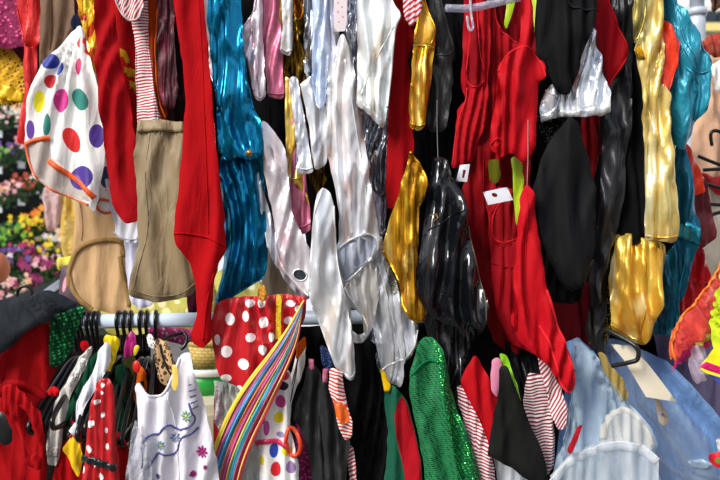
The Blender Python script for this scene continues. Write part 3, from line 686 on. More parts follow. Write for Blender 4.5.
g = G('dress', 'black net dress seen between the black leotard and the red tops', 'dress', [(438, 60), (462, 60), (464, 130), (460, 200), (452, 230), (430, 200), (424, 150), (430, 110)], 1.98, fab('0c0c10'), fold=(9, .012))
g = G('trousers', 'thin black trousers with red edges hanging behind the clear hanger', 'trousers', [(454, -60), (470, -60), (468, 20), (462, 70), (462, 110), (452, 108), (456, 60), (454, 10)], 1.96, fab('0e0e12'), fold=(8, .01))
# reds
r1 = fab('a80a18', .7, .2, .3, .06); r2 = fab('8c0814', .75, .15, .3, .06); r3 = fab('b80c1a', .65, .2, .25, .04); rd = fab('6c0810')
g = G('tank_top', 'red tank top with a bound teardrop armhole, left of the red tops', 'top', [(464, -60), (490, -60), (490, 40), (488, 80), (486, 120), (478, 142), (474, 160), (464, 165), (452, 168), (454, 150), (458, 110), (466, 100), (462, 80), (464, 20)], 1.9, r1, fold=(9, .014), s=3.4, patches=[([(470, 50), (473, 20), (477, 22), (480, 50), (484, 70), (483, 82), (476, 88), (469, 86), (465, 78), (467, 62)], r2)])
piping(g, 'armhole_binding', [(471, -20), (471, 20), (468, 56), (465, 76), (470, 86), (477, 88), (484, 82), (484, 68), (478, 50), (477, 16), (478, -20)], fab('e02830'), .0018)
piping(g, 'edge_binding', [(452, 166), (457, 120), (466, 102), (467, 88)], fab('e02830'), .0018)
g = G('leotard', 'red leotard with a scooped neckline behind the draped red tee', 'leotard', [(478, -60), (496, -60), (495, 0), (496, 20), (504, 34), (516, 43), (528, 46), (520, 90), (506, 150), (494, 170), (486, 160), (480, 120), (484, 60), (480, 0)], 1.93, r1, fold=(10, .014))
piping(g, 'neck_binding', [(494, -30), (494, 10), (498, 26), (507, 36), (517, 43)], fab('e02830'), .0022)
g = G('dress', 'deep red dress filling the space between the red straps', 'dress', [(494, -60), (536, -60), (538, 40), (530, 120), (530, 200), (500, 200), (492, 120), (492, 40)], 1.995, r2, fold=(9, .014))
g = G('tee_shirt', 'bright red draped tee hanging by a broad strap, front of the reds', 'top', [(518, -60), (530, -60), (529, 0), (530, 46), (538, 56), (544, 66), (545, 77), (539, 80), (537, 110), (535, 146), (529, 163), (521, 160), (512, 152), (501, 158), (491, 149), (490, 136), (495, 112), (497, 84), (499, 66), (508, 54), (520, 47), (521, 0)], 1.8, r3, T=.03, fold=(13, .022), s=3.2)
piping(g, 'edge_binding', [(498, 72), (503, 60), (512, 51), (523, 47), (534, 52), (542, 63), (545, 77)], fab('e02830'), .0022)
piping(g, 'hem', [(491, 144), (497, 138), (502, 140), (495, 148)], r3, .003)
g = G('dress', 'long dark red dress slanting down beside the black vinyl leotard', 'dress', [(478, 132), (492, 142), (496, 170), (494, 210), (496, 250), (500, 300), (508, 330), (520, 352), (510, 354), (494, 340), (486, 318), (480, 288), (472, 252), (464, 214), (460, 196), (468, 176)], 1.92, r2, fold=(12, .018), s=3.6)
piping(g, 'seam', [(484, 150), (482, 200), (490, 260), (500, 320)], r2, .0014)
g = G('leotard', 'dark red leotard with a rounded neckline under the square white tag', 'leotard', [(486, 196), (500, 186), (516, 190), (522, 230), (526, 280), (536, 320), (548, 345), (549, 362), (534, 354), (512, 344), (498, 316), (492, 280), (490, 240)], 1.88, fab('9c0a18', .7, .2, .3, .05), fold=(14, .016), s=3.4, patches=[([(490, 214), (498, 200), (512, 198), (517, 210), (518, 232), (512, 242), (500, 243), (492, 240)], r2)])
piping(g, 'neck_binding', [(500, 202), (493, 214), (491, 226), (493, 239), (501, 243), (512, 241), (519, 236)], fab('d42028'), .002)
piping(g, 'seam', [(506, 200), (505, 220), (506, 242)], r2, .001)
piping(g, 'hem', [(490, 262), (504, 268), (526, 266)], r2, .0014)
g = G('leotard', 'bright red long leotard hanging on a thread, with a looped tail lower right', 'leotard', [(527, 184), (532, 192), (536, 216), (541, 250), (546, 288), (553, 314), (561, 334), (569, 354), (575, 380), (574, 390), (567, 393), (559, 384), (549, 366), (536, 356), (520, 340), (511, 322), (513, 296), (516, 262), (518, 228), (521, 198)], 1.78, r3, T=.028, fold=(15, .02), s=3.2)
piping(g, 'edge_binding', [(546, 290), (556, 322), (567, 352), (574, 380), (572, 391), (565, 392), (557, 376), (552, 350), (540, 326)], fab('e02830'), .003)
piping(g, 'seam', [(527, 190), (526, 240), (524, 300), (534, 340)], r3, .0014)
wire('thread', [W(528, 120, 1.8), W(528, 160, 1.78), W(527, 186, 1.775)], .0007, fab('a8a8a0'), g.o, 5)
ng = satin('b4d010', .45, .3, 0)
g = G('strap', 'neon yellow-green strap hanging between the red leotards', 'strap', [(512, 157), (521, 158), (523, 180), (521, 210), (519, 228), (516, 220), (514, 200), (513, 176)], 1.855, ng, T=.006, fold=(9, .006), s=2.5)
g = G('strap', 'neon yellow strap crossing the reds below the clear hanger', 'strap', [(508, -20), (515, -20), (514, 4), (510, 18), (506, 30), (504, 24), (507, 6)], 1.9, ng, T=.004, fold=(9, .004), s=2.5)
g = G('strap', 'neon yellow-green strap edge between red and black tops, top edge', 'strap', [(530, -40), (542, -40), (542, 10), (540, 26), (535, 34), (533, 0)], 1.93, ng, T=.01, fold=(9, .005), s=2.5)
g = G('strap', 'olive strap behind the square white tag', 'strap', [(488, 160), (498, 160), (500, 176), (496, 184), (490, 180)], 1.9, fab('5c5a10'), T=.006, fold=(9, .004), s=2.5)
# tags
wt = plain('e2e4ec', .55)
g = G('price_tag', 'square white tag with a punched red hole on the dark red leotard', 'tag', [(483, 192), (507, 187), (513, 200), (488, 205)], 1.795, wt, T=.001, fold=(60, .002), sm=0, s=3, patches=[(ell(494.5, 195, 3, 2, 20), rd)])
g = G('price_tag', 'small upright white tag left of the dark red dress', 'tag', [(460, 165), (470, 164), (467, 182), (456, 181)], 1.86, wt, T=.001, fold=(60, .002), sm=0, s=3, patches=[([(463, 170), (466, 170), (464, 178), (462, 178)], rd)])
# clear hanger
hp = glass_plastic('d8d8ee', .55)
hg = empty('clothes_hanger', W(480, 6, 1.84), 'clear plastic hanger bar above the red tops', 'hanger')
wire('bar', [W(446, 8, 1.8), W(470, 9, 1.815), W(500, 2, 1.84), W(535, -6, 1.87)], .009, hp, hg)
wire('hook', [W(488, 4, 1.84), W(488, -30, 1.84), W(482, -46, 1.84), W(488, -58, 1.84), W(496, -50, 1.84)], .002, plain('b8bcc4', .2, 1), hg)
bpy_clip = wire('clip', [W(470, -8, 1.81), W(471, 16, 1.8), W(474, 28, 1.8), W(469, 32, 1.8), W(467, 16, 1.8)], .003, hp, hg)
# black / silver shorts
bk = fab('0d0e10', .75, .1, .3, .05)
g = G('tee_shirt', 'black short-sleeved top with a round neck seam, upper right', 'top', [(540, -60), (600, -60), (598, 0), (596, 12), (590, 32), (581, 60), (575, 82), (569, 95), (562, 93), (554, 86), (546, 62), (537, 56), (536, 30), (538, 0)], 1.80, bk, T=.034, fold=(17, .02), s=3.8)
piping(g, 'neck_binding', [(561, -8), (568, 8), (582, 12), (598, 10)], fab('24262a'), .0026)
piping(g, 'hem', [(543, 60), (553, 84), (563, 93), (571, 92), (578, 70)], bk, .0016)
g = G('shorts', 'silver foil hot shorts with an elastic hem under the black top', 'shorts', [(562, 92), (572, 88), (582, 56), (589, 20), (596, 34), (603, 60), (609, 92), (609, 110), (600, 116), (582, 114), (560, 116), (543, 121), (539, 112), (542, 100), (547, 90), (551, 84)], 1.835, lame('d8e0ec', 'f0f2f6', 'b0b8c8', .26, .6, .6), T=.028, fold=(12, .02), s=3.2, crump=.8)
band(g, 'elastic_hem', [(540, 114), (560, 110), (584, 110), (609, 104)], [(541, 122), (560, 117), (584, 118), (609, 113)], SILB(), .004)
piping(g, 'drawstring', [(546, 90), (552, 98), (560, 96), (556, 106), (550, 114)], SIL(), .0026)
piping(g, 'seam', [(590, 30), (597, 60), (594, 108)], SIL(), .0014)
g = G('leotard', 'red leotard corner pointing right between silver shorts and black trousers', 'leotard', [(592, -60), (604, -60), (608, 0), (618, 28), (629, 50), (628, 57), (618, 70), (609, 86), (602, 60), (596, 30)], 1.88, r1, fold=(14, .012))
piping(g, 'edge_binding', [(605, -10), (611, 14), (629, 50), (627, 58), (609, 86)], fab('d42028'), .0022)
g = G('leggings', 'dark red leggings strip below the silver shorts', 'leggings', [(582, 112), (600, 112), (600, 150), (594, 180), (588, 200), (582, 170)], 1.97, r2, fold=(8, .012))
g = G('skirt', 'black sequinned skirt edge below the silver shorts', 'skirt', [(535, 116), (556, 116), (566, 124), (562, 140), (552, 148), (545, 140), (540, 128)], 1.88, sequin('0c0c0e', '6a6a72', 220, .25, .7, .3), fold=(7, .012), s=3.2)
g = G('leotard', 'large matte black leotard shaped like a long oval with ruffled end', 'leotard', [(568, 118), (578, 120), (584, 140), (590, 160), (595, 190), (595, 225), (592, 258), (584, 284), (572, 292), (560, 280), (548, 258), (538, 236), (533, 212), (534, 186), (542, 158), (554, 136)], 1.81, fab('121315', .7, .1, .25, .05), T=.04, fold=(24, .02), s=4)
piping(g, 'hem', [(534, 224), (546, 252), (560, 278), (574, 290)], bk, .003)
g = G('leotard', 'black frilled leotard end peeking out below the long black oval', 'leotard', [(535, 230), (552, 250), (580, 280), (584, 296), (574, 303), (556, 303), (546, 296), (538, 270)], 1.87, fab('0e0e11'), fold=(7, .016), s=3.4)
g = G('trousers', 'black satin trousers with vertical creases right of the red leotard corner', 'trousers', [(604, -60), (634, -60), (634, 20), (632, 80), (628, 140), (622, 200), (616, 240), (606, 270), (600, 300), (592, 310), (594, 280), (597, 230), (600, 180), (604, 130), (609, 86), (611, 40), (608, 0)], 1.9, vinyl('090c14', .4), T=.028, fold=(13, .022), s=3.8, crump=.6)
g = G('trousers', 'plain black trousers directly left of the long pale gold costume', 'trousers', [(630, -60), (648, -60), (650, 40), (650, 120), (649, 190), (642, 236), (630, 246), (618, 262), (612, 250), (620, 200), (628, 140), (632, 60)], 1.92, fab('0b0b0e'), fold=(13, .018), s=3.8)
piping(g, 'hem', [(614, 262), (628, 246), (642, 238)], bk, .002)
g = G('trousers', 'brownish black satin trousers behind the lower gold leggings', 'trousers', [(590, 262), (612, 250), (618, 280), (614, 320), (606, 356), (594, 360), (586, 330), (590, 300)], 1.96, vinyl('1c140e', .4), fold=(10, .016), s=3.8)
band(g, 'sequin_trim', [(607, 280), (606, 310), (604, 340)], [(611, 281), (610, 311), (608, 342)], sequin('1a1408', 'c8a020', 200, .3, .8, .35), .004)
g = G('dress', 'burgundy dress panel behind the looped red tail', 'dress', [(545, 282), (592, 282), (592, 330), (588, 348), (566, 346), (552, 320)], 1.99, fab('5e0814'), fold=(13, .012))
g = G('costume', 'long pale gold foil costume with a yellow-green folded side, right of the blacks', 'costume', [(634, -60), (660, -60), (662, 0), (664, 50), (668, 100), (672, 150), (676, 200), (677, 236), (674, 243), (662, 241), (648, 240), (646, 200), (645, 160), (643, 110), (642, 80), (637, 58), (633, 50), (636, 42), (644, 30), (645, 0), (636, -20)], 1.85, lame('efdd94', 'e0bc60', 'f6eebe', .3, .5, .5), T=.03, fold=(12, .022), s=3.3, crump=.7)
piping(g, 'hem', [(648, 236), (662, 238), (676, 236)], GOLDL(), .002)
drape(g, 'cuff', [(633, 50), (640, 44), (643, 60), (637, 59)], GOLD(), .005, label='darker gold rolled cuff')
g = G('costume', 'dull green-gold foil strip at the top edge beside the long pale gold costume', 'costume', [(628, -60), (646, -60), (647, 0), (644, 26), (636, 44), (633, 30), (634, 0)], 1.83, lame('8a7c34', 'b8a860', '5c5420', .3, .5, .7), fold=(9, .014), s=3.2)
g = G('leggings', 'lower bright gold foil leggings with creased ankles', 'leggings', [(620, 232), (640, 236), (650, 242), (665, 244), (666, 256), (661, 276), (657, 306), (652, 330), (645, 346), (632, 342), (618, 332), (608, 326), (610, 300), (612, 268)], 1.9, lame('ecc858', 'd8a030', 'f8e8a8', .28, .5, .5), T=.03, fold=(15, .022), s=3.2, crump=.6)
piping(g, 'hem', [(608, 324), (624, 334), (645, 344)], GOLD(), .0022)
piping(g, 'seam', [(642, 240), (646, 280), (640, 342)], GOLD(), .0014)
# orange red, teal, reds at right
og = satin('e83408', .4, .4, .1)
g = G('top', 'orange-red satin top between the gold costume and teal jacket', 'top', [(656, -40), (662, 18), (671, 28), (680, 42), (677, 62), (672, 84), (666, 96), (660, 70), (656, 20)], 1.865, og, fold=(9, .012))
g = G('leotard', 'orange-red velvet leotard showing below the teal sleeve', 'leotard', [(682, 138), (690, 150), (698, 166), (703, 180), (705, 192), (694, 196), (686, 190), (682, 170)], 1.98, og, fold=(8, .012))
TL = lambda: satin('1c8aa4', .35, .7, .25)
g = G('leggings', 'lower teal satin leggings below the teal jacket', 'leggings', [(680, 140), (686, 150), (690, 176), (692, 196), (697, 220), (698, 240), (694, 254), (688, 276), (682, 304), (678, 328), (670, 336), (656, 334), (648, 328), (652, 306), (660, 280), (668, 254), (676, 240), (674, 180)], 1.94, lame('14708c', '0c5068', '2494b0', .28, .6, .6), T=.03, fold=(13, .022), s=3.4, crump=.5)
band(g, 'gathered_band', [(675, 226), (684, 222), (697, 228)], [(676, 238), (686, 240), (696, 246)], lame('2ca0bc', '50c0d8', None, .2), .006)
piping(g, 'seam', [(686, 248), (680, 290), (676, 330)], TL(), .0018)
g = G('jacket', 'turquoise satin jacket with gathered sleeve beside the white pole', 'jacket', [(666, -60), (674, -60), (676, 4), (684, 14), (692, 26), (700, 40), (707, 56), (712, 70), (710, 90), (706, 110), (698, 120), (694, 136), (685, 150), (678, 146), (674, 120), (670, 90), (668, 40)], 1.89, TL(), T=.034, fold=(16, .024), s=3.3, crump=.7)
piping(g, 'sleeve_seam', [(678, 30), (684, 50), (694, 64), (700, 90), (696, 120)], TL(), .003)
piping(g, 'gather', [(680, 50), (686, 64), (692, 74), (698, 84)], TL(), .003)
piping(g, 'gather', [(683, 70), (690, 78), (694, 92)], TL(), .003)
piping(g, 'edge_binding', [(692, 26), (707, 56), (712, 71), (700, 74), (694, 72)], TL(), .0022)
g = G('dress', 'burgundy velvet dress behind the teal leggings at right', 'dress', [(688, 178), (706, 178), (710, 206), (716, 236), (708, 244), (698, 250), (692, 230), (690, 200)], 2.04, satin('6a0c1c', .5, .5, 0), fold=(9, .012))
g = G('leotard', 'shiny red leotard behind the lower teal leggings', 'leotard', [(694, 244), (701, 250), (706, 262), (710, 276), (708, 300), (696, 314), (680, 314), (676, 300), (684, 280), (690, 262)], 2.0, satin('d0101c', .25, .5, .2), fold=(10, .016))
piping(g, 'seam', [(684, 282), (696, 284), (709, 282)], satin('a00c14', .3), .0018)
# ================================================================= lower middle
dot = satin('f4f0ee', .45, .3, 0)
rp = satin('b80816', .4, .5, 0)
D1 = [(229, 311, 5, 3.5), (232, 318, 4, 5), (246, 316, 4, 5), (264, 323, 4, 5), (227, 351, 5, 6), (244, 363, 6, 5.5), (252, 327-10, 3, 4), (250, 336, 5, 4), (263, 349, 4, 5), (240, 337, 2.5, 2), (225, 377, 5, 3), (240, 388, 4, 4), (217, 338, 3.5, 5), (288, 304, 4, 4), (291, 322, 3, 4), (297, 306, 3, 4), (268, 305, 4, 2.5)]
D1 = [(230, 319, 5.5, 6), (246, 316, 4, 5.5), (264, 322, 5, 5.5), (227, 351, 5.5, 6), (244, 363.5, 6, 5.5), (251, 337, 5, 4.5), (263, 349, 4.5, 5), (217, 340, 3, 5.5), (226, 378, 5.5, 4), (240, 389, 4, 4), (250, 303, 5, 4), (262, 303, 3.5, 4.5), (291, 303, 5, 3.5), (289, 320, 4.5, 4), (298, 308, 2.5, 3), (272, 336, 3, 5)]
g = G('skirt', 'large red skirt with white polka dots and a black-dotted yellow ribbon', 'skirt', [(216, 304), (226, 300), (246, 296), (262, 297), (285, 294), (306, 297), (305, 318), (296, 336), (284, 352), (268, 370), (254, 384), (244, 394), (236, 386), (222, 380), (216, 366), (212, 348), (212, 322)], 1.9, rp, T=.034, fold=(17, .02), s=3.2, pin=(255, 230), patches=[(ell(*d), dot) for d in D1])
yb = sequin('d8b008', '1a1406', 230, .5, 0, .26, rnd=.4)
band(g, 'yellow_ribbon', [(277, 294), (276, 315), (276, 338)], [(283, 294), (282, 315), (282, 340)], yb, .004)
g = G('ribbon', 'twist of yellow and black ribbon lying on top of the red polka dot skirt', 'ribbon', [(258, 286), (264, 284), (267, 298), (262, 302), (258, 296)], 1.87, sequin('c88414', '3a1c08', 200, .5, 0, .3), T=.006, fold=(6, .006), s=2.5)
# rainbow streamer: each ribbon a part
rb = [(('f8dc38'), 0), ('f89030', .07), ('f05060', .13), ('b878d0', .2), ('5898e8', .27), ('68d0e0', .34), ('f8e040', .4), ('c070d0', .47), ('f03848', .53), ('f88828', .59), ('fcec40', .65), ('60d080', .71), ('40c0e8', .78), ('4898e8', .85), ('e05898', .92), ('f04860', 1)]
st = empty('ribbon_streamer', W(300, 300, 1.84), 'rainbow streamer of long shiny ribbons sweeping down left', 'streamer')
def strand(name, c, f, off, wd=4.2, k=0):
    # centre line px
    P0 = (304-f*2, 300+f*10); P1 = (283+f*14, 338+f*8); P2 = (237+f*32, 396+f*10); P3 = (213+f*32, 450+f*4); P4 = (200+f*34, 500)
    pts = resamp(chaikin([P0, P1, P2, P3, P4], 3, False, .25), 5, False)
    V = []; Fc = []; n = len(pts)
    for i, (x, y) in enumerate(pts):
        a = pts[min(i+1, n-1)]; b = pts[max(i-1, 0)]; dx, dy = a[0]-b[0], a[1]-b[1]; L = math.hypot(dx, dy) or 1
        nx, ny = -dy/L, dx/L; t = i/(n-1); w_ = wd*(.32+.68*min(1, t*2.2))*.6; D = 1.83-.03*math.sin(t*3)+off
        tw = .0015*math.sin(t*14+k*1.7)
        for s_ in (-1, 1):
            V.append(W(x+nx*w_*s_, y+ny*w_*s_, D+tw*s_)); 
        for s_ in (1, -1):
            V.append(W(x+nx*w_*s_, y+ny*w_*s_, D+tw*s_+.0012))
    for i in range(n-1):
        for q in range(4): Fc.append((4*i+q, 4*i+(q+1) % 4, 4*i+4+(q+1) % 4, 4*i+4+q))
    Fc += [(3, 2, 1, 0), (4*n-4, 4*n-3, 4*n-2, 4*n-1)]
    return mesh_obj(name, V, Fc, satin(c, .5, .3, 0), st)
for k, (c_, f_) in enumerate(rb): strand('ribbon', c_, f_, .004*((k*7) % 4), 3.4, k)
for k in range(15): strand('ribbon', rb[(k*5+3) % 16][0], k/15+.033, .004+.004*((k*5) % 3), 2.6, k+40)
for k in range(9): strand('thread', ['f4e070', 'd86878', '58c8e8', 'f09040', 'c070c8', 'f0e080', '60b8e8', 'e85868', 'f8d860'][k], (k+.5)/9+.02*math.sin(k*5), -.008, .9, k+20)
# multicolour spot white trousers
ms = [(286, 375, 3.5, 4, 'd81820'), (283, 385, 6, 4.5, '141416'), (281, 401, 5.5, 6.5, 'c83888'), (279, 417, 5, 6, 'f0d810'), (268, 405, 2.6, 5, 'd83040'), (263, 418, 3, 5, 'b868a8'), (267, 427, 3, 7.5, 'c04898'), (281, 434, 4.5, 3, '9890c0'), (274, 450, 4.2, 7.5, '1c48c0'), (276, 469, 5.2, 7.5, 'd81828'), (291, 467, 5, 6.5, '9878a8'), (287, 450, 5, 5, 'e8d820'), (262, 460, 3, 5, 'e8d820')]
g = G('trousers', 'white trousers with multicoloured spots at the bottom, tied by a pink band', 'trousers', [(284, 367), (289, 370), (291, 386), (289, 408), (290, 430), (294, 446), (298, 464), (300, 500), (262, 500), (258, 460), (257, 436), (262, 412), (270, 394), (278, 378)], 1.84, wh, T=.026, fold=(13, .012), s=2.8, patches=[(ell(*d[:4]), sp(d[4])) for d in ms])
strip(g, 'waist_tie', [(255, 444), (264, 440), (276, 440), (288, 446)], satin('e83068', .4), 4.5)
piping(g, 'bow', [(286, 442), (288, 426), (296, 430), (302, 444), (298, 456), (289, 454), (287, 442)], satin('e84418', .4), .005, label='orange-red bow loop')
g = G('scarf', 'white scarf with thin black lines beside the multicoloured spotted trousers', 'scarf', [(303, 338), (306, 346), (304, 366), (298, 384), (291, 402), (290, 420), (286, 420), (285, 404), (289, 384), (294, 364), (298, 346)], 1.87, fab('e6e2dc', var=.04), T=.012, fold=(8, .006), s=3)
for o_ in (0, 3.5): piping(g, 'black_line', [(301-o_*.2, 344), (299+o_*.2-2, 362), (292+o_*.6, 384), (287+o_*.5, 410)], plain('16161a'), .0012)
g = G('scarf', 'orange-edged fringe scrap above the thin black lined scarf', 'scarf', [(296, 344), (305, 336), (306, 346), (300, 356), (296, 360)], 1.85, fab('d85c18'), T=.01, fold=(7, .006), s=3)
# black leotards
bl = satin('0c0c0f', .6, .35, 0)
g = G('leotard', 'left black leotard with a pink hanger tab, below the silver leotards', 'leotard', [(307, 366), (314, 364), (321, 374), (322, 400), (326, 430), (328, 500), (316, 500), (312, 470), (306, 440), (294, 418), (296, 404), (303, 388)], 1.86, bl, T=.028, fold=(12, .018), s=3.4)
drape(g, 'hanger_tab', [(309, 358), (314, 358), (315, 368), (309, 368)], plain('d87898', .4), .004, label='pink plastic tab')
g = G('leotard', 'right black leotard with a pink hanger tab, left of the striped twist', 'leotard', [(322, 378), (330, 377), (336, 396), (346, 424), (350, 444), (347, 464), (344, 500), (326, 500), (324, 450), (320, 410)], 1.84, bl, T=.026, fold=(12, .018), s=3.4)
drape(g, 'hanger_tab', [(323, 368), (328, 368), (328, 381), (323, 381)], plain('d87898', .4), .004, label='pink plastic tab')
g = G('sash', 'red and white striped sash twisted around an orange ribbon', 'sash', [(330, 370), (342, 369), (343, 390), (346, 404), (352, 420), (352, 436), (346, 440), (338, 424), (334, 404), (329, 388)], 1.82, stripe('d03028', 'f2e8e2', .008, -20, .5, .01), T=.016, fold=(9, .012), s=2.8, patches=[([(332, 402), (342, 402), (348, 410), (350, 420), (342, 424), (336, 416)], satin('e86010', .4, .4, 0))])
g = G('sash', 'thin striped sash end hanging between the black garments at the bottom', 'sash', [(347, 446), (353, 446), (356, 470), (358, 500), (352, 500), (349, 470)], 1.86, stripe('c02830', 'ece0e0', .008, 30), T=.008, fold=(8, .006), s=3)
g = G('scarf', 'blue patterned scrap above the striped sash', 'scarf', [(320, 346), (334, 350), (336, 366), (328, 372), (322, 362)], 1.88, sequin('1c3468', '5a78b0', 180, .6, 0, .3), T=.012, fold=(7, .01), s=3)
g = G('dress', 'plain black dress hanging below the silver leotards', 'dress', [(340, 330), (364, 336), (378, 346), (384, 376), (390, 410), (390, 500), (350, 500), (350, 440), (344, 400), (334, 366)], 1.93, fab('0d0d10', .7, .15, .3, .05), T=.03, fold=(14, .024), s=4)
g = G('tailcoat', 'green costume with a red side panel and yellow collar', 'costume', [(386, 384), (396, 386), (402, 396), (408, 404), (414, 428), (421, 460), (424, 500), (382, 500), (388, 450), (388, 420), (384, 398)], 1.87, fab('1c5a44', .7), T=.028, fold=(14, .014), s=3.2, patches=[([(397, 402), (402, 396), (407, 404), (414, 430), (420, 460), (422, 496), (408, 500), (403, 466), (396, 436), (394, 414)], fab('b01220'))])
drape(g, 'collar', [(380, 368), (385, 372), (391, 386), (388, 392), (384, 390)], fab('f0c010'), .006, label='yellow collar point')
grs = sequin('0c5a34', '0a6c3c', 120, .3, .4, .3)
gp = [(418, 344), (426, 338), (434, 338), (440, 346), (446, 362), (451, 390), (458, 412), (467, 432), (476, 460), (486, 500), (428, 500), (422, 452), (415, 416), (410, 394), (410, 374)]
g = G('dress', 'emerald green sequinned dress at the bottom centre', 'dress', gp, 1.83, sequin('0e7440', '128250', 130, .5, .1, .3, (.75, 1, 1.7), hole='04160c', rnd=.12), T=.032, fold=(20, .02), s=3.4, patches=[([(434, 340), (440, 348), (446, 364), (450, 390), (458, 412), (466, 434), (476, 462), (484, 500), (462, 500), (455, 460), (446, 420), (441, 390), (438, 366)], sequin('0c6438', '38b850', 120, .2, .6, .38, (1, 1, 1.5), rnd=.5))])
piping(g, 'edge_binding', [(410, 376), (418, 366), (428, 360), (438, 362)], fab('0e6a40'), .003)
g = G('skirt', 'red and white striped skirt right of the green sequinned dress', 'skirt', [(458, 386), (466, 390), (480, 412), (487, 430), (492, 456), (498, 500), (480, 500), (474, 462), (466, 426), (459, 404)], 1.86, stripe('a81c34', 'f0e8e8', .0075, -22), T=.024, fold=(13, .01), s=3.2)
g = G('leotard', 'plain red leotard triangle left of the pink hanger tab', 'leotard', [(474, 355), (479, 360), (490, 382), (503, 408), (497, 418), (490, 446), (482, 424), (468, 398), (461, 382), (466, 368)], 1.85, fab('b80c18', .7), T=.024, fold=(14, .012), s=3.2)
g = G('leotard', 'white leotard under the large black pointed cloth', 'leotard', [(498, 408), (512, 410), (530, 450), (534, 500), (502, 500), (490, 440)], 1.9, satin('dfe4ea', .5, .3, 0), T=.02, fold=(12, .012), s=3.6)
g = G('leotard', 'large black cloth pointed at the bottom, right of the striped skirt', 'leotard', [(500, 368), (506, 366), (514, 386), (526, 414), (537, 440), (546, 466), (548, 500), (536, 484), (514, 470), (498, 460), (488, 456), (492, 434), (498, 400)], 1.81, fab('161716', .7, .15, .25, .04), T=.024, fold=(18, .012), s=3.4)
g = G('hanger_tab', 'pink padded hanger end left of the neon green strap', 'hanger', [(493, 360), (499, 358), (502, 366), (500, 384), (497, 398), (492, 392), (491, 372)], 1.84, plain('e088a8', .5), T=.012, fold=(20, .002), s=2.5)
g = G('strap', 'neon green strap over the large black pointed cloth', 'strap', [(499, 353), (506, 355), (511, 368), (517, 386), (521, 402), (516, 398), (510, 380), (504, 366)], 1.83, satin('8ccc18', .4, .4, 0), T=.012, fold=(8, .006), s=2.5)
g = G('shirt', 'dark striped shirt bundle with black hanger wires, under the red tail', 'shirt', [(528, 372), (546, 376), (550, 400), (554, 436), (554, 466), (546, 476), (538, 450), (530, 424), (524, 400)], 1.87, stripe('7c1830', 'e8dcdc', .0075, 8), T=.022, fold=(10, .014), s=3.2)
g = G('shirt', 'red and white striped sleeve curling beside the blue tulle skirt', 'shirt', [(538, 352), (548, 358), (556, 372), (562, 392), (567, 410), (566, 428), (558, 430), (552, 416), (548, 392), (542, 374)], 1.84, stripe('a82034', 'f0e6e6', .0075, 60), T=.022, fold=(10, .012), s=3.2)
g = G('dress', 'black dress with loose straps between the reds and the striped shirts', 'dress', [(500, 338), (540, 356), (540, 390), (530, 410), (520, 396), (512, 372)], 1.92, fab('101014'), fold=(8, .018), s=3.6)
for k in range(3): piping(g, 'strap', [(514+k*7, 358), (520+k*6, 376), (526+k*4, 392+k*3)], satin('18181c', .3), .003)
# ================================================================= lower right
g = G('tutu', 'sheer white veil with a curved hem over the front of the left tulle skirt', 'skirt', [(546, 486), (556, 470), (572, 454), (594, 443), (620, 439), (642, 444), (656, 456), (658, 500), (544, 500)], 1.8, tulle('e0e8f2', .3), T=.02, fold=(16, .014), s=4)
strip(g, 'lace_hem', [(552, 478), (566, 462), (584, 452), (604, 446), (626, 445), (645, 451), (655, 460)], tulle('e4ecf4', .38), 8)
piping(g, 'hem_edge', [(549, 480), (560, 466), (578, 453), (600, 444), (622, 441), (643, 446), (655, 456)], tulle('f0f4f8', .8), .0018)
g = G('tutu', 'small puff of white lace high on the front of the left tulle skirt', 'skirt', [(598, 442), (602, 424), (610, 412), (622, 406), (634, 412), (646, 426), (654, 442), (652, 450), (624, 442)], 1.81, tulle('ece8e0', .4), T=.02, fold=(10, .012), s=3)
strip(g, 'lace_hem', [(601, 438), (606, 422), (614, 412), (624, 408), (636, 415), (648, 432), (652, 444)], tulle('ece8e0', .38), 5)
bt = lambda o_=.93: tulle('6a96cc', o_)
g = G('tutu', 'pale blue satin slip of the left tulle skirt', 'skirt', [(566, 344), (580, 338), (592, 350), (606, 372), (622, 396), (640, 430), (650, 500), (548, 500), (556, 450), (562, 410), (564, 376)], 1.95, satin('7ca4d4', .5, .4, 0), T=.04, fold=(20, .03), s=4.5, pin=(580, 325))
g = G('tutu', 'white and light blue tulle skirt with a lace hem arc, lower right', 'skirt', [(574, 341), (582, 342), (596, 356), (612, 378), (630, 404), (648, 426), (656, 444), (658, 500), (546, 500), (556, 466), (566, 430), (573, 390)], 1.86, tulle('c4d8ea', .48), T=.035, fold=(16, .034), s=4, pin=(582, 325))
lw = tulle('e4eaf0', .55)
piping(g, 'seam', [(576, 346), (572, 390), (562, 440)], fab('8898a8'), .0016)
g = G('tutu', 'grey-blue tulle skirt spreading to the right edge, lower right', 'skirt', [(596, 340), (616, 340), (642, 350), (664, 360), (690, 384), (712, 412), (735, 440), (735, 500), (636, 500), (630, 440), (612, 392)], 2.02, satin('7298cc', .5, .5, 0), T=.05, fold=(24, .036), s=4.5, pin=(610, 310))
drape(g, 'tulle_layer', [(606, 346), (626, 350), (664, 392), (700, 430), (716, 480), (660, 490), (640, 440), (618, 396)], tulle('b4c8e0', .38), .01, s=5)
strip(g, 'tulle_fold', [(640, 402), (660, 424), (676, 446), (690, 470), (720, 478)], tulle('9cb4cc', .7), 6.6)
strip(g, 'tulle_fold', [(645, 440), (662, 464), (690, 478), (720, 482)], tulle('b0c4d8', .7), 5.7)
drape(g, 'satin_bow', [(686, 460), (696, 455), (706, 460), (700, 466), (690, 466)], satin('b8d0e4', .3), .01, label='pale satin bow')
g = G('tutu', 'sheer mauve-grey tulle layer behind the grey-blue skirt at right', 'skirt', [(650, 330), (690, 330), (735, 350), (735, 470), (716, 440), (690, 410), (664, 372)], 2.12, tulle('74688c', .9), fold=(18, .02), s=5)
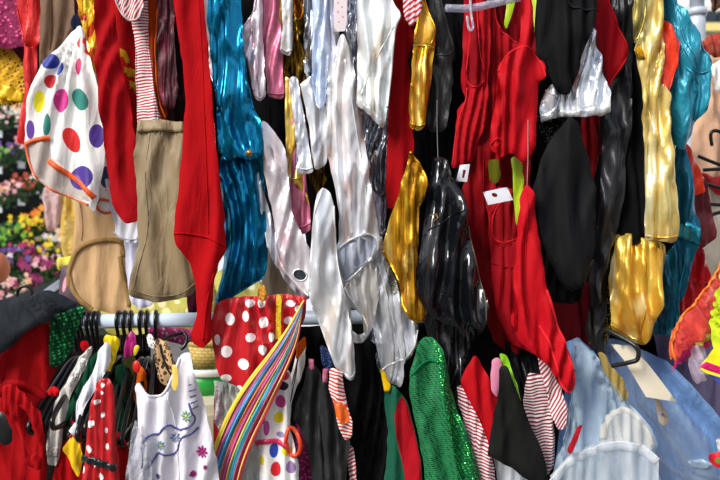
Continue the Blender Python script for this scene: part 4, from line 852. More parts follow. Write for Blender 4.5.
g = G('paper_sheet', 'large cream card hanging diagonally over the blue tulle', 'card', [(611, 344), (631, 346), (648, 364), (662, 382), (677, 402), (646, 397), (636, 380), (624, 360)], 1.8, plain('ece0c8', .6), T=.001, fold=(80, .004), sm=0, s=4)
g = G('strap', 'beige strap with a button hanging below the cream card', 'strap', [(655, 398), (660, 400), (666, 412), (669, 421), (665, 426), (660, 423), (657, 412)], 1.86, fab('b8a898'), T=.006, fold=(20, .002), s=2.4)
v_, f_ = blob(W(662.5, 414, 1.85), .0035, 2, 0); mesh_obj('button', v_, f_, plain('3c68a8', .3), g.o)
g = G('ribbon', 'gold satin ribbon edge left of the cream card', 'ribbon', [(598, 352), (604, 354), (612, 368), (624, 380), (628, 396), (624, 404), (616, 390), (606, 374)], 1.85, satin('a8904c', .4), T=.008, fold=(9, .006), s=2.6)
g = G('bow', 'small red bow on the blue tulle at the lower right edge', 'bow', [(708, 456), (714, 453), (726, 450), (730, 464), (716, 468), (711, 462)], 1.84, satin('d8182c', .4), T=.012, fold=(8, .008), s=2.5, patches=[(ell(718, 460, 3.5, 3), fab('6a8838'))])
g = G('card', 'corner of a white card at the lower right edge', 'card', [(716, 440), (735, 424), (735, 452), (718, 452)], 1.9, plain('eceef0', .6), T=.001, fold=(60, .002), sm=0, s=4)
g = G('leotard', 'short red strip on the left edge of the white tulle skirt', 'strap', [(577, 428), (582, 424), (577, 440), (570, 455), (568, 450)], 1.775, fab('a81828'), T=.006, fold=(9, .004), s=2.4)
# neon tulle at right
ne = [('orange-pink sheer tulle ruffle hanging at the right edge', 'f05040', [(735, 230), (722, 262), (704, 292), (688, 312), (674, 330), (668, 350), (673, 360), (680, 352), (700, 340), (735, 320)], 1.8, .62),
      ('hot pink sheer tulle ruffle inside the orange-pink one', 'e8207c', [(735, 282), (708, 300), (694, 318), (684, 340), (676, 366), (672, 374), (684, 360), (704, 350), (735, 330)], 1.83, .6),
      ('neon yellow tulle ruffle at the right edge', 'd4ee10', [(735, 252), (722, 272), (714, 298), (711, 330), (716, 352), (735, 352)], 1.77, .9),
      ('pale yellow tulle scrap above the white tulle scrap', 'd8d060', [(712, 318), (716, 336), (700, 346), (694, 344), (700, 332)], 1.81, .65),
      ('white tulle scrap under the hot pink ruffle', 'dccce0', [(694, 344), (704, 346), (708, 362), (706, 378), (700, 386), (690, 376), (689, 358)], 1.82, .6)]
for lb, c_, P, D_, op in ne:
    g = G('tulle_ruffle', lb, 'ruffle', P, D_, tulle(c_, op), T=.02, fold=(9, .02), s=3.2, ang=35)
    if 'orange' in lb: piping(g, 'edge_binding', [(735, 232), (722, 262), (704, 292), (680, 320), (669, 346), (673, 360)], satin('f07818', .4), .0028)
g = G('belt', 'bright pink and yellow band with a blue underside at the right edge', 'belt', [(700, 368), (706, 358), (714, 348), (735, 352), (735, 392), (718, 382)], 1.75, satin('f4e818', .4, .3, 0), T=.012, fold=(14, .008), s=3, patches=[([(699, 367), (705, 361), (735, 372), (735, 380)], satin('f01c78', .4)), ([(706, 373), (735, 382), (735, 394), (718, 384)], satin('4858b8', .4))])
# black hanger over the gold
hm = plain('15130f', .35)
hg = empty('clothes_hanger', W(610, 335, 1.8), 'black plastic hanger end curving below the gold leggings', 'hanger')
wire('arm', [W(596, 352, 1.88), W(600, 330, 1.84), W(606, 329, 1.82), W(634, 344, 1.77), W(639, 350, 1.765), W(638, 360, 1.765), W(632, 362, 1.77), W(612, 366, 1.8)], .0052, hm, hg, sm=2)
# ================================================================= rail, hangers and the clothes on them
rm, nt, b = newmat('painted_steel'); b.inputs['Base Color'].default_value = H('c4d2e4'); b.inputs['Roughness'].default_value = .35
bump(nt, b, [(noise(nt, coords(nt), 60, 3), .1, .003)])
RD = 2.04
ra = W(66, 322, RD); rb_ = W(640, 312, RD); RR = 7.2/F*RD
rail = wire('clothes_rail', [ra, rb_], RR, rm, None, 24, 0); tag(rail, 'horizontal white painted clothes rail crossing below the khaki trousers', 'rail')
ta = W(-60, -50, 2.0); tb = W(780, -50, 2.0)
trail = wire('clothes_rail', [ta, tb], .016, rm, None, 16, 0); tag(trail, 'upper clothes rail carrying the top row of garments', 'rail')
def on_rail(px):
    t = (px-66)/(640-66); return ra.lerp(rb_, t)
blk = plain('0d0d0f', .3)
def hanger(px, near, Dn, label, r=.005):
    c = on_rail(px); R_ = RR+r+.001
    nt_ = W(near[0], near[1], Dn)
    u = Vector((nt_.x-c.x, nt_.y-c.y, 0)).normalized()
    hg = empty('clothes_hanger', c, label, 'hanger', 'black plastic hangers on the white rail')
    neck = c+Vector((0, 0, -RR-.05)); apex = c+Vector((0, 0, -RR-.058))
    hook = [c-u*R_*math.cos(a)+Vector((0, 0, R_*math.sin(a))) for a in [math.radians(q) for q in (-30, 0, 30, 60, 90, 120, 150, 180, 210)]]
    hook += [c+Vector((0, 0, -R_))+u*.006+Vector((0, 0, -.008)), neck, apex]
    wire('hook', hook, r*.95, blk, hg, 8, 2)
    L = Vector((nt_.x-c.x, nt_.y-c.y, 0)).length; dz = nt_.z-apex.z
    far = apex-u*L+Vector((0, 0, dz)); ne_ = apex+u*L+Vector((0, 0, dz))
    bn = ne_-u*.012+Vector((0, 0, -.03)); bf = far+u*.012+Vector((0, 0, -.03))
    wire('frame', [apex, apex+(ne_-apex)*.5, ne_+Vector((0, 0, .004)), ne_+u*.008+Vector((0, 0, -.014)), bn, (bn+bf)/2, bf, far-u*.008+Vector((0, 0, -.014)), far+Vector((0, 0, .004)), apex+(far-apex)*.5], r*1.25, blk, hg, 8, 3, True)
    return hg
for px, nr, Dn, lb in [
    (76, (30, 423), 1.84, 'black hanger furthest left, its end against the red robe'),
    (80, (38, 424), 1.84, 'black hanger just right of the leftmost, with a red cap resting on it'),
    (84, (46, 420), 1.86, 'black hanger directly left of the lace sleeve'),
    (89, (53, 418), 1.79, 'black hanger lying over the lace sleeve, rounded end forward'),
    (94, (70, 432), 1.86, 'black hanger in front of the dark green sleeve'),
    (98, (78, 430), 1.8, 'black hanger between green and white sleeves'),
    (119, (86, 424), 1.8, 'black hanger over the white satin sleeve'),
    (125, (108, 438), 1.86, 'black hanger right of the small polka dot dress'),
    (131, (114, 434), 1.8, 'black hanger holding the magenta scrap, left of the yellow clip'),
    (141, (122, 437), 1.84, 'black hanger under the yellow clip'),
    (147, (132, 440), 1.8, 'black hanger nearest the embroidered white dress'),
    (156, (150, 402), 1.86, 'black hanger inside the neck of the embroidered white dress')]:
    hanger(px, nr, Dn, lb)
# cloths upper-left of the rail
g = G('jacket', 'charcoal cloth draped over the left end above the red robe', 'jacket', [(-25, 304), (8, 300), (28, 297), (36, 291), (50, 290), (62, 297), (75, 305), (64, 312), (54, 314), (50, 322), (34, 326), (22, 336), (8, 348), (-25, 380)], 1.84, fab('2a2e34', .8, .2, .4, .08), T=.035, fold=(20, .022), ang=50, s=3.6)
wr = fab('a80a12', .8, .3, .3, .08)
g = G('robe', 'red robe with a folded sleeve at the lower left', 'robe', [(54, 312), (53, 340), (56, 366), (46, 392), (40, 410), (46, 440), (48, 500), (-25, 500), (-25, 380), (-10, 352), (6, 346), (22, 330), (38, 322), (50, 316)], 1.9, wr, T=.04, fold=(20, .024), s=3.8)
g2 = G('belt', 'red tie belt looped over the robe', 'belt', [(2, 386), (14, 384), (28, 398), (40, 414), (44, 440), (40, 470), (30, 466), (20, 440), (12, 416), (2, 410)], 1.83, wr, T=.018, fold=(9, .01), s=3.2, holes=[[(18, 404), (28, 412), (34, 430), (35, 452), (30, 456), (24, 436), (17, 420)]])
strip(g, 'sleeve_fold', [(2, 394), (8, 382), (22, 380), (38, 390), (46, 398)], wr, 7.4)
strip(g, 'sleeve_fold', [(10, 352), (8, 366), (4, 384)], wr, 5.7)
g = G('bag_handle', 'black rounded toggles tucked under the red robe sleeve', 'toggle', [(-2, 412), (4, 414), (12, 430), (11, 442), (4, 446), (-2, 440)], 1.82, plain('141416', .4), T=.02, fold=(20, .002), s=2.6)
g = G('top', 'small emerald green sequinned top on the left end of the rail', 'top', [(52, 318), (62, 310), (75, 307), (86, 306), (80, 318), (75, 334), (70, 352), (60, 366), (52, 366), (50, 342)], 1.9, sequin('0a5030', '28a850', 95, .25, .5, .36, (1, 1, 1.2), rnd=.3), T=.026, fold=(10, .016), s=3)
g = G('dress', 'white lace sleeved dress with a fringed patterned cuff', 'dress', [(92, 346), (88, 362), (76, 384), (68, 402), (62, 430), (60, 452), (56, 466), (48, 464), (46, 446), (48, 430), (54, 412), (56, 400), (68, 380), (80, 358)], 1.86, fab('d4d0c8', .8, .1, .4, .1), T=.02, fold=(9, .012), s=3.2)
drape(g, 'cuff', [(47, 446), (60, 446), (59, 456), (48, 456)], sequin('d8d0c8', '2a2426', 260, .6, 0, .3), .004, label='black speckled lace cuff')
drape(g, 'lace_edge', [(88, 350), (92, 346), (84, 366), (72, 386), (68, 384), (78, 366)], sequin('f0eee8', '8c8880', 230, .6, 0, .25), .003)
g = G('dress', 'dark green dress sleeve between two hangers', 'dress', [(98, 352), (92, 376), (80, 400), (68, 424), (64, 430), (66, 412), (78, 386), (90, 360)], 1.9, fab('0e4a30'), T=.016, fold=(8, .01), s=3.2)
g = G('dress', 'red dress body below the dark green sleeve', 'dress', [(72, 420), (82, 432), (82, 500), (50, 500), (56, 462), (66, 436)], 1.87, fab('b80c14'), T=.02, fold=(10, .012), s=3.4)
g = G('shirt', 'white satin sleeve sloping down from the rail', 'shirt', [(107, 341), (110, 350), (108, 366), (100, 384), (88, 400), (80, 424), (76, 426), (76, 404), (84, 386), (94, 372), (100, 350)], 1.84, satin('e4e6ee', .5, .3, 0), T=.024, fold=(10, .01), s=3)
g = G('scarf', 'bright yellow satin scrap at the top of the white satin sleeve', 'scarf', [(105, 335), (118, 337), (119, 348), (115, 360), (109, 372), (110, 352), (104, 342)], 1.86, satin('f4d408', .4, .5, 0), T=.012, fold=(7, .012), s=2.6)
g = G('costume', 'yellow cloth with a zigzag red edge and white collar', 'costume', [(72, 436), (80, 438), (82, 456), (78, 478), (74, 472), (64, 448)], 1.81, satin('f0c408', .5, .4, 0), T=.012, fold=(8, .008), s=2.6)
piping(g, 'zigzag_edge', [(70, 437), (73, 433), (75, 437), (78, 433), (81, 438), (82, 444)], satin('d81c18', .5), .0026, sm=0)
drape(g, 'collar', [(70, 430), (76, 422), (80, 426), (80, 436), (74, 434)], satin('e8e6e6', .5), .006, label='white satin collar')
D2 = [(98, 401, 3.6, 2.4), (92, 423, 3.6, 3.6), (89.5, 448.5, 3.6, 3.8), (103, 392, 1.8, 1.8), (104, 380+34, 1.6, 2.6), (107, 430, 1.4, 3), (108, 446, 2, 3), (102, 476, 3, 4), (83, 470, 1.8, 3.5), (104, 384, 2, 2.5), (96, 464, 2, 2)]
g = G('dress', 'small red dress with white polka dots and a black belt, on the hangers', 'dress', [(99, 380), (107, 378), (113, 382), (114, 400), (115, 430), (117, 458), (120, 500), (80, 500), (84, 460), (88, 424), (93, 398)], 1.79, satin('b80a14', .45, .5, 0), T=.028, fold=(10, .012), s=2.6, patches=[(ell(*d), dot) for d in D2])
band(g, 'belt', [(81, 456), (96, 456), (117, 464)], [(81, 462), (96, 463), (117, 470)], satin('1a1c20', .3), .006)
g = G('dress', 'plain red dress side showing right of the small polka dot dress', 'dress', [(106, 428), (118, 432), (132, 452), (136, 500), (112, 500), (112, 460)], 1.86, fab('b40c14'), T=.02, fold=(12, .012), s=3.6)
g = G('cap', 'small red pompom cap on the leftmost hangers', 'cap', [(48, 392), (52, 386), (58, 388), (60, 393), (56, 396), (50, 396)], 1.82, fab('d01018'), T=.016, fold=(6, .006), s=2)
g = G('cap', 'small red pompom near the rail end', 'cap', [(80, 346), (82, 341), (88, 342), (88, 350), (83, 351)], 1.9, fab('d01018'), T=.014, fold=(6, .004), s=2)
g = G('scarf', 'magenta satin scrap hanging under the rail hooks', 'scarf', [(126, 338), (131, 330), (136, 338), (136, 350), (130, 356), (124, 358), (124, 348)], 1.93, satin('a80c6c', .35, .5, 0), T=.014, fold=(7, .01), s=2.6)
g = G('clip', 'yellow clip on the hangers beside the magenta scrap', 'clip', [(134, 346), (139, 345), (139, 350), (135, 356), (133, 354)], 1.88, plain('f4d010', .4), T=.01, fold=(30, .001), s=2)
g = G('clip', 'round red clip below the yellow clip', 'clip', [(133, 362), (138, 360), (140, 366), (138, 374), (133, 370)], 1.86, plain('d81c18', .4), T=.012, fold=(30, .001), s=2)
for nm, lb, P, D_, mt in [
    ('dress', 'dark green velvet dress hanging behind the right hangers', [(116, 366), (124, 364), (126, 400), (120, 440), (110, 430), (112, 392)], 1.96, fab('0e3c26')),
    ('dress', 'olive brown dress deep among the right hangers', [(126, 352), (134, 354), (134, 400), (126, 440), (120, 420), (122, 380)], 1.98, fab('4a4420')),
    ('dress', 'orange dress edge under the red clip', [(138, 364), (146, 372), (146, 392), (138, 410), (134, 396)], 1.95, fab('d05c14')),
    ('scarf', 'yellow dress tip beside the embroidered white dress shoulder', [(134, 424), (140, 426), (141, 440), (136, 448), (132, 440)], 1.88, fab('e8b408')),
    ('dress', 'deep burgundy dress filling the neck of the embroidered white dress', [(140, 372), (174, 360), (178, 384), (170, 398), (150, 400), (140, 388)], 1.98, fab('2c1012'))]:
    g = G(nm, lb, nm, P, D_, mt, T=.016, fold=(9, .01), s=3.2)
g = G('blouse', 'leopard print blouse hanging behind the embroidered white dress', 'blouse', [(156, 338), (168, 344), (176, 368), (168, 386), (158, 380), (154, 356)], 1.92, leopard(), T=.018, fold=(9, .01), s=3)
piping(g, 'strap', [(160, 344), (164, 362), (172, 376)], plain('16120e'), .0026)
g = G('blouse', 'white blouse collar with black squiggles near the rail', 'blouse', [(146, 336), (151, 334), (156, 344), (154, 350), (148, 346)], 1.93, sequin('f0eeea', '1c1a1c', 150, .5, 0, .26), T=.01, fold=(7, .006), s=2.4)
# embroidered dress
we = fab('e4e0e8', .75, .1, .45, .06)
ep = [(134, 388), (138, 382), (142, 386), (147, 394), (158, 397), (168, 391), (174, 376), (178, 364), (182, 354), (190, 352), (194, 368), (200, 392), (206, 416), (212, 440), (216, 460), (220, 500), (128, 500), (132, 462), (138, 430), (138, 408)]
g = G('dress', 'white sleeveless dress with blue scalloped embroidery and flowers', 'dress', ep, 1.77, we, T=.034, fold=(15, .02), s=3.2)
eb = fab('5a5c9c', .6); em = fab('a83078'); eg = fab('7aa8b4')
piping(g, 'scallop_embroidery', [(145, 441), (149, 435), (154, 433), (161, 433), (164, 427), (170, 423), (175, 427), (180, 430), (186, 427), (193, 425), (196, 418), (193, 412), (190, 402)], eb, .0022)
piping(g, 'scallop_embroidery', [(150, 466), (155, 459), (159, 451), (164, 452), (169, 455), (174, 454), (179, 449), (180, 441), (185, 434), (192, 434), (198, 428)], eb, .0022)
piping(g, 'scallop_embroidery', [(143, 446), (147, 456), (144, 466)], eb, .0018)
def flower(cx, cy, r, cm, pm, n=8):
    for k in range(n):
        a = 2*math.pi*k/n; drape(g, 'embroidered_petal', ell(cx+r*.62*math.cos(a), cy+r*.62*math.sin(a), r*.36, r*.2, math.degrees(a), 8), pm, .0018)
    drape(g, 'flower_centre', ell(cx, cy, r*.28, r*.28, 0, 8), cm, .0022)
flower(162, 444, 5, fab('d8c860'), eg); flower(176, 437, 5.5, eg, fab('8890b0')); flower(187, 415, 6, fab('d8d070'), fab('8cbca8')); flower(202, 452, 6.5, em, em); flower(193, 474, 3.5, em, em); flower(160, 474, 3, em, eb); flower(206, 466, 2.5, em, em)
for k in range(5): piping(g, 'pleat', [(190+k*.6, 384+k*6), (196+k*.6, 382+k*6)], eb, .0014, sm=0)
piping(g, 'neck_binding', [(139, 384), (147, 394), (158, 397), (168, 391), (174, 376), (180, 358)], fab('ecebf2'), .0032)
piping(g, 'seam', [(170, 396), (176, 420), (180, 480)], we, .0014)
g = G('plastic_bag', 'clear crumpled plastic cover on the left side of the embroidered dress', 'bag', [(134, 420), (142, 430), (148, 450), (154, 500), (126, 500), (130, 460)], 1.735, glass_plastic('d4d8e4', .38), T=.014, fold=(8, .018), s=3, crump=1)
g = G('strap', 'pale yellow strap over the right shoulder of the embroidered dress', 'strap', [(172, 364), (177, 366), (178, 386), (175, 392), (172, 386)], 1.73, satin('ecc860', .5, .3, 0), T=.005, fold=(10, .003), s=2.4)
g = G('costume', 'pink and lilac floral cloth lying along under the rail', 'cloth', [(146, 328), (168, 328), (200, 330), (200, 336), (184, 344), (164, 340), (150, 336)], 2.1, sequin('b83070', 'b0a4b8', 90, .6, 0, .3), T=.016, fold=(9, .012), s=3)
hg = empty('clothes_hanger', W(178, 340, 2.02), 'dark grey clip hanger under the rail, right of the leopard blouse', 'hanger')
wire('bar', [W(158, 342, 2.0), W(170, 336, 2.01), W(184, 333, 2.03)], .0045, blk, hg)
wire('clip', [W(184, 333, 2.03), W(188, 338, 2.02), W(185, 346, 2.01), W(181, 349, 2.01)], .005, blk, hg)
wire('wire_arm', [W(158, 342, 2.0), W(166, 352, 2.0), W(176, 366, 2.0)], .003, blk, hg)
# bags low centre
g = G('plastic_bag', 'clear crumpled plastic bag left of the multicoloured spotted trousers', 'bag', [(240, 424), (252, 420), (262, 440), (266, 500), (232, 500), (238, 450)], 1.86, glass_plastic('d4dce4', .5), T=.02, fold=(8, .02), s=3, crump=1)
g = G('plastic_bag', 'clear plastic cover hanging below the red polka dot skirt', 'bag', [(214, 380), (226, 382), (236, 390), (234, 420), (226, 450), (220, 440), (216, 410)], 1.94, glass_plastic('dcdce0', .55), T=.02, fold=(7, .02), s=3, crump=1)
g = G('dress', 'narrow dark red dress edge right of the embroidered dress', 'dress', [(216, 386), (221, 390), (224, 410), (220, 436), (214, 446), (213, 420)], 1.98, fab('8c1020'), T=.012, fold=(7, .008), s=3)
g = G('costume', 'pink floral fabric with glitter peeking below the black leotards', 'costume', [(296, 420), (308, 430), (312, 460), (312, 500), (292, 500), (294, 450)], 1.91, sequin('8c1850', 'e04090', 120, .4, .2, .3), T=.016, fold=(8, .012), s=3)
# ---- basket and tub on the table behind
def lathe(c, prof, n=28):
    V = []; Fc = []
    for r, z in prof:
        for k in range(n): a = 2*math.pi*k/n; V.append((c[0]+r*math.cos(a), c[1]+r*math.sin(a), c[2]+z))
    for i in range(len(prof)-1):
        for k in range(n): Fc.append((i*n+k, i*n+(k+1) % n, (i+1)*n+(k+1) % n, (i+1)*n+k))
    return V, Fc
TD = 2.75
c0 = W(207, 392, TD); tub = empty('storage_tub', c0, 'round green plastic tub with a white rim under the wicker basket', 'tub')
k_ = TD/F
V, Fc = lathe(c0, [(.001, 0), (22*k_, 0), (25*k_, 20*k_), (24.4*k_, 20*k_), (21*k_, .004), (.001, .004)]); mesh_obj('body', V, Fc, plain('1fa03c', .4), tub)
V, Fc = lathe(c0, [(25*k_, 19*k_), (26.5*k_, 19*k_), (26.5*k_, 26*k_), (25.4*k_, 26*k_), (25*k_, 21*k_)]); mesh_obj('rim', V, Fc, plain('eef0ee', .4), tub)
m, nt, b = newmat('wicker'); wv = nt.nodes.new('ShaderNodeTexBrick'); nt.links.new(coords(nt, (1, 1, 1), (math.pi/2, 0, 0)), wv.inputs['Vector']); wv.inputs['Scale'].default_value = 22
wv.inputs['Color1'].default_value = H('d8c070'); wv.inputs['Color2'].default_value = H('c8a858'); wv.inputs['Mortar'].default_value = H('8c7034'); wv.inputs['Mortar Size'].default_value = .03
nt.links.new(wv.outputs['Color'], b.inputs['Base Color']); b.inputs['Roughness'].default_value = .7; bump(nt, b, [(wv.outputs['Fac'], -.8, .01)])
c1 = W(208, 370, TD)+Vector((0, 0, .006)); bk_ = empty('basket', c1, 'woven straw basket standing in the green tub', 'basket')
V, Fc = lathe(c1, [(.001, 0), (14*k_, 0), (20*k_, 26*k_), (19*k_, 26*k_), (13*k_, .006), (.001, .006)]); mesh_obj('body', V, Fc, m, bk_)
V, Fc = tube_mesh([(c1.x+20*k_*math.cos(a), c1.y+20*k_*math.sin(a), c1.z+26*k_) for a in [2*math.pi*i/28 for i in range(28)]], .006, 8, closed=True); mesh_obj('rim', V, Fc, m, bk_)
tz = c0.z; 
tbl = empty('display_table', (c0.x+.1, TD+.25, 0), 'cream display table behind the rail carrying the green tub', 'table')
V, Fc = box_mesh((c0.x+.05, TD+.2, tz-.015), (.55, .42, .015)); mesh_obj('table_top', V, Fc, plain('d8ccb0', .6), tbl, smooth=False)
for sx in (-.5, .6):
    for sy in (-.15, .55):
        V, Fc = box_mesh((c0.x+sx, TD+sy, (tz-.03)/2), (.02, .02, (tz-.03)/2)); mesh_obj('leg', V, Fc, plain('8c8478', .6), tbl, smooth=False)
V, Fc = blob(W(178, 300, 3.0), .14, 3, .25, 4, (1.3, .6, .6))
gm = sequin('c8c05c', 'f0e8a0', 22, .8, 0, .35)
sh_ = tag(mesh_obj('shrub', *join([blob(W(150, 312, 3.1), .16, 4, .2, 5, (1.2, .5, .7)), blob(W(186, 306, 3.15), .15, 4, .22, 9, (1.2, .5, .7)), blob(W(222, 306, 3.2), .15, 4, .2, 12, (1.3, .5, .8))]), gm), 'blurred yellow-green foliage seen between the khaki trousers and the white rail', 'plant')
g = G('ribbon', 'dark purple cloth end between the khaki trousers and the bright red trousers, above the rail', 'cloth', [(186, 288), (196, 286), (198, 312), (188, 314)], 2.2, fab('501028'), fold=(8, .01))
V, Fc = box_mesh((c0.x+.05, TD-.225, tz-.33), (.56, .006, .3)); mesh_obj('table_skirt', V, Fc, fab('d4c8ac'), tbl, smooth=False)
# ================================================================= dark filler garments, their near-black standing in for shade in the gaps
fills = [('dress', 'dark brown filler dress for the shaded gap behind the red and striped tops', [(96, -60), (210, -60), (214, 120), (205, 175), (140, 180), (108, 120)], 2.14, fab('1c100e')),
         ('dress', 'black filler dress for the shaded gap behind the teal and pink costumes', [(205, -60), (300, -60), (304, 120), (300, 235), (256, 250), (226, 240), (214, 120)], 2.13, fab('0c0a0c')),
         ('dress', 'charcoal filler dress for the shaded gap behind the silver leotards', [(292, -60), (395, -60), (396, 150), (396, 300), (380, 360), (330, 350), (308, 250), (296, 120)], 2.14, fab('141318')),
         ('dress', 'black filler dress for the shaded gap behind the gold leotards', [(392, -60), (470, -60), (470, 200), (476, 340), (440, 380), (405, 370), (392, 300), (390, 120)], 2.13, fab('08080a')),
         ('dress', 'black filler dress for the shaded gap behind the red leotards', [(464, -60), (552, -60), (554, 180), (552, 330), (500, 380), (466, 360), (462, 200)], 2.14, fab('0a080a')),
         ('dress', 'black filler dress for the shaded gap behind the long black oval leotard', [(546, -60), (612, -60), (612, 160), (612, 300), (590, 350), (540, 330), (536, 170)], 2.13, fab('070709')),
         ('dress', 'black filler dress for the shaded gap behind the pale gold costume', [(606, -60), (672, -60), (676, 120), (682, 250), (670, 350), (610, 360), (602, 250)], 2.14, fab('0a0a0a')),
         ('coat', 'black filler coat for the shaded gap low behind the spotted trousers and black leotards', [(276, 326), (400, 326), (402, 420), (396, 510), (286, 510), (288, 400)], 2.0, fab('0b0a0e')),
         ('coat', 'black filler coat for the shaded gap low behind the green sequinned dress', [(392, 320), (476, 326), (480, 420), (486, 510), (384, 510), (388, 420)], 2.1, fab('0a0a0c')),
         ('coat', 'black filler coat for the shaded gap low behind the large black pointed cloth', [(464, 322), (556, 322), (566, 400), (572, 510), (470, 510), (468, 420)], 2.1, fab('0c080b')),
         ('coat', 'dark brown filler coat for the shaded gap low behind the black hangers at left', [(52, 336), (150, 334), (152, 420), (150, 510), (30, 510), (36, 420)], 2.16, fab('160d0c')),
         ('dress', 'plum filler dress behind the lower right tulle skirts', [(556, 320), (690, 310), (716, 400), (735, 500), (560, 500), (552, 400)], 2.2, fab('3a2438'))]
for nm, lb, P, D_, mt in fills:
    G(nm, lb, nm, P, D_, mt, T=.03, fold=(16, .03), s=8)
# ================================================================= flower stall far left
blk2 = plain('1a1c1c', .8); crd = plain('e8eef4', .6)
cols = {'pink': ['e898a8', 'f0c8cc'], 'white': ['f0ece4', 'e0dcd0'], 'peach': ['e8a880', 'f0ccb0'], 'orange': ['f07810', 'f0a020'], 'yellow': ['f0d820', 'e8c010'], 'magenta': ['b02068', '902060'], 'purple': ['5c3080', '7850a0'], 'green': ['5c9c28', '78b838'], 'rust': ['a83c20', 'c86030']}
def bunch(px, py, D, col, label, rad=.075, seed=0):
    rd_ = random.Random(seed); c = W(px, py, D)
    o = empty('flower_bunch', c+Vector((0, 0, -rad)), label, 'flowers', 'flower bunches on the stall')
    parts = []
    for k in range(22):
        a = rd_.random()*6.28; r_ = rad*math.sqrt(rd_.random())*1.1; z = rd_.uniform(-.3, .8)*rad
        q = (c.x+r_*math.cos(a), c.y+r_*math.sin(a)*.8, c.z+z); R2 = rad*rd_.uniform(.13, .26)
        # petals round a centre
        V = [q]; Fc = []
        for t in range(10):
            b_ = 6.283*t/10; rr = R2*(1 if t % 2 else .62)
            V.append((q[0]+rr*math.cos(b_), q[1]-R2*.35-.2*rr, q[2]+rr*math.sin(b_)))
        V.append((q[0], q[1]-R2*.5, q[2])); 
        for t in range(10): Fc.append((0, 1+t, 1+(t+1) % 10)); Fc.append((11, 1+(t+1) % 10, 1+t))
        parts.append((V, Fc, rd_.random() < .5))
    for f, cc in ((True, cols[col][0]), (False, cols[col][1])):
        sel = [(p[0], p[1]) for p in parts if p[2] == f]
        if sel: V, Fc = join(sel); mesh_obj('blossoms', V, Fc, plain(cc, .6), o, smooth=False)
    lf = []
    for k in range(44):
        a = rd_.random()*6.28; r_ = rad*rd_.uniform(.3, 1.2); z = rd_.uniform(-1, .4)*rad
        q = Vector((c.x+r_*math.cos(a), c.y+.03+r_*math.sin(a)*.7, c.z+z)); d_ = Vector((math.cos(a), -.4, rd_.uniform(-.2, 1))).normalized()*rad*.55; n_ = d_.cross(Vector((0, 1, .2))).normalized()*rad*.13
        lf.append(([q, q+d_*.5+n_, q+d_, q+d_*.5-n_, q+d_*.5+Vector((0, .006, 0))], [(0, 1, 2, 3), (0, 4, 1), (1, 4, 2), (2, 4, 3), (3, 4, 0)]))
    V, Fc = join(lf); mesh_obj('leaves', V, Fc, plain('204618' if seed % 2 else '345620', .6), o, smooth=False)
tiers = [(124, 106, 4.1, ['pink', 'white', 'peach', 'yellow', 'pink', 'green'], 'top tier'),
         (160, 140, 4.0, ['green', 'purple', 'pink', 'purple', 'green', 'yellow'], 'second tier from the top'),
         (200, 172, 3.9, ['peach', 'pink', 'rust', 'white', 'yellow', 'peach'], 'middle tier'),
         (246, 216, 3.75, ['green', 'green', 'yellow', 'orange', 'orange', 'rust'], 'fourth tier'),
         (272, 246, 3.65, ['white', 'purple', 'magenta', 'yellow', 'white', 'peach'], 'fifth tier'),
         (300, 266, 3.5, ['pink', 'peach', 'magenta', 'magenta', 'pink', 'purple'], 'lowest tier')]
sd = 0
nm6 = ['left end', 'second from the left', 'left of the middle', 'right of the middle', 'second from the right', 'right end']
for ti, (y0, y1, D_, cs, nm) in enumerate(tiers):
    for k, c_ in enumerate(cs):
        sd += 1; t = k/5; bunch(-6+76*t, y0+(y1-y0)*t-4, D_+.3*t, c_, '%s flower bunch, %s of the %s' % (c_, nm6[k], nm), .082 if ti > 2 else .068, sd)
    a = W(-30, y0+18, D_); b = W(90, y1+9, D_+.45)
    V = []; Fc = []
    for p in (a, b):
        for dy, dz in ((-.1, 0), (.16, 0), (.16, -.05), (-.1, -.06)): V.append(p+Vector((0, dy, dz)))
    for q in range(4): Fc.append((q, (q+1) % 4, 4+(q+1) % 4, 4+q))
    Fc += [(3, 2, 1, 0), (4, 5, 6, 7)]
    sh = mesh_obj('flower_shelf', V, Fc, blk2, smooth=False); tag(sh, 'dark sloping shelf, %s of the flower stall' % nm, 'shelf', 'flower stall shelves')
    for k in range(5):
        t = .1+.18*k; p = a.lerp(b, t)+Vector((0, -.106, -.015))
        V, Fc = box_mesh(p, (.026, .002, .018), .1); cd = mesh_obj('price_card', V, Fc, crd, smooth=False)
        tag(cd, 'white price card, %s on the %s shelf' % (['leftmost', 'second from left', 'middle one', 'second from right', 'rightmost'][k], nm), 'card', 'price cards on the flower shelves')
a = W(-60, 60, 4.7); b = W(130, 360, 4.7)
V, Fc = box_mesh(((a.x+b.x)/2, 4.9, (a.z+b.z)/2), ((b.x-a.x)/2, .02, (a.z-b.z)/2)); V, Fc = box_mesh(((a.x+b.x)/2, 4.9, a.z/2), ((b.x-a.x)/2, .02, a.z/2)); bd_ = mesh_obj('stall_backing', V, Fc, plain('28352a', .9), smooth=False); tag(bd_, 'dark green backing cloth behind the flower tiers', 'backing')
for lb, px, P, mt in [('clear bag with pink and white contents hanging right of the flowers', 52, [(44, 186), (58, 186), (62, 200), (60, 222), (54, 232), (46, 230), (44, 212)], glass_plastic('f0c8c8', .75)),
                   ('yellow plastic bag hanging behind the beige leotard', 66, [(60, 190), (78, 190), (80, 240), (74, 262), (64, 256), (60, 226)], glass_plastic('f4c858', .9))]:
    g = G('hanging_bag', lb, 'bag', P, 2.9, mt, T=.04, fold=(9, .02), s=4)
g = G('shopping_bag', 'plum bag with pink print standing left of the beige leotard', 'bag', [(60, 266), (78, 264), (84, 300), (78, 318), (60, 312), (58, 286)], 2.6, plain('503848', .6), T=.06, fold=(20, .02), s=4, patches=[(ell(66, 284, 2.5, 8, 10), plain('d898a0'))])
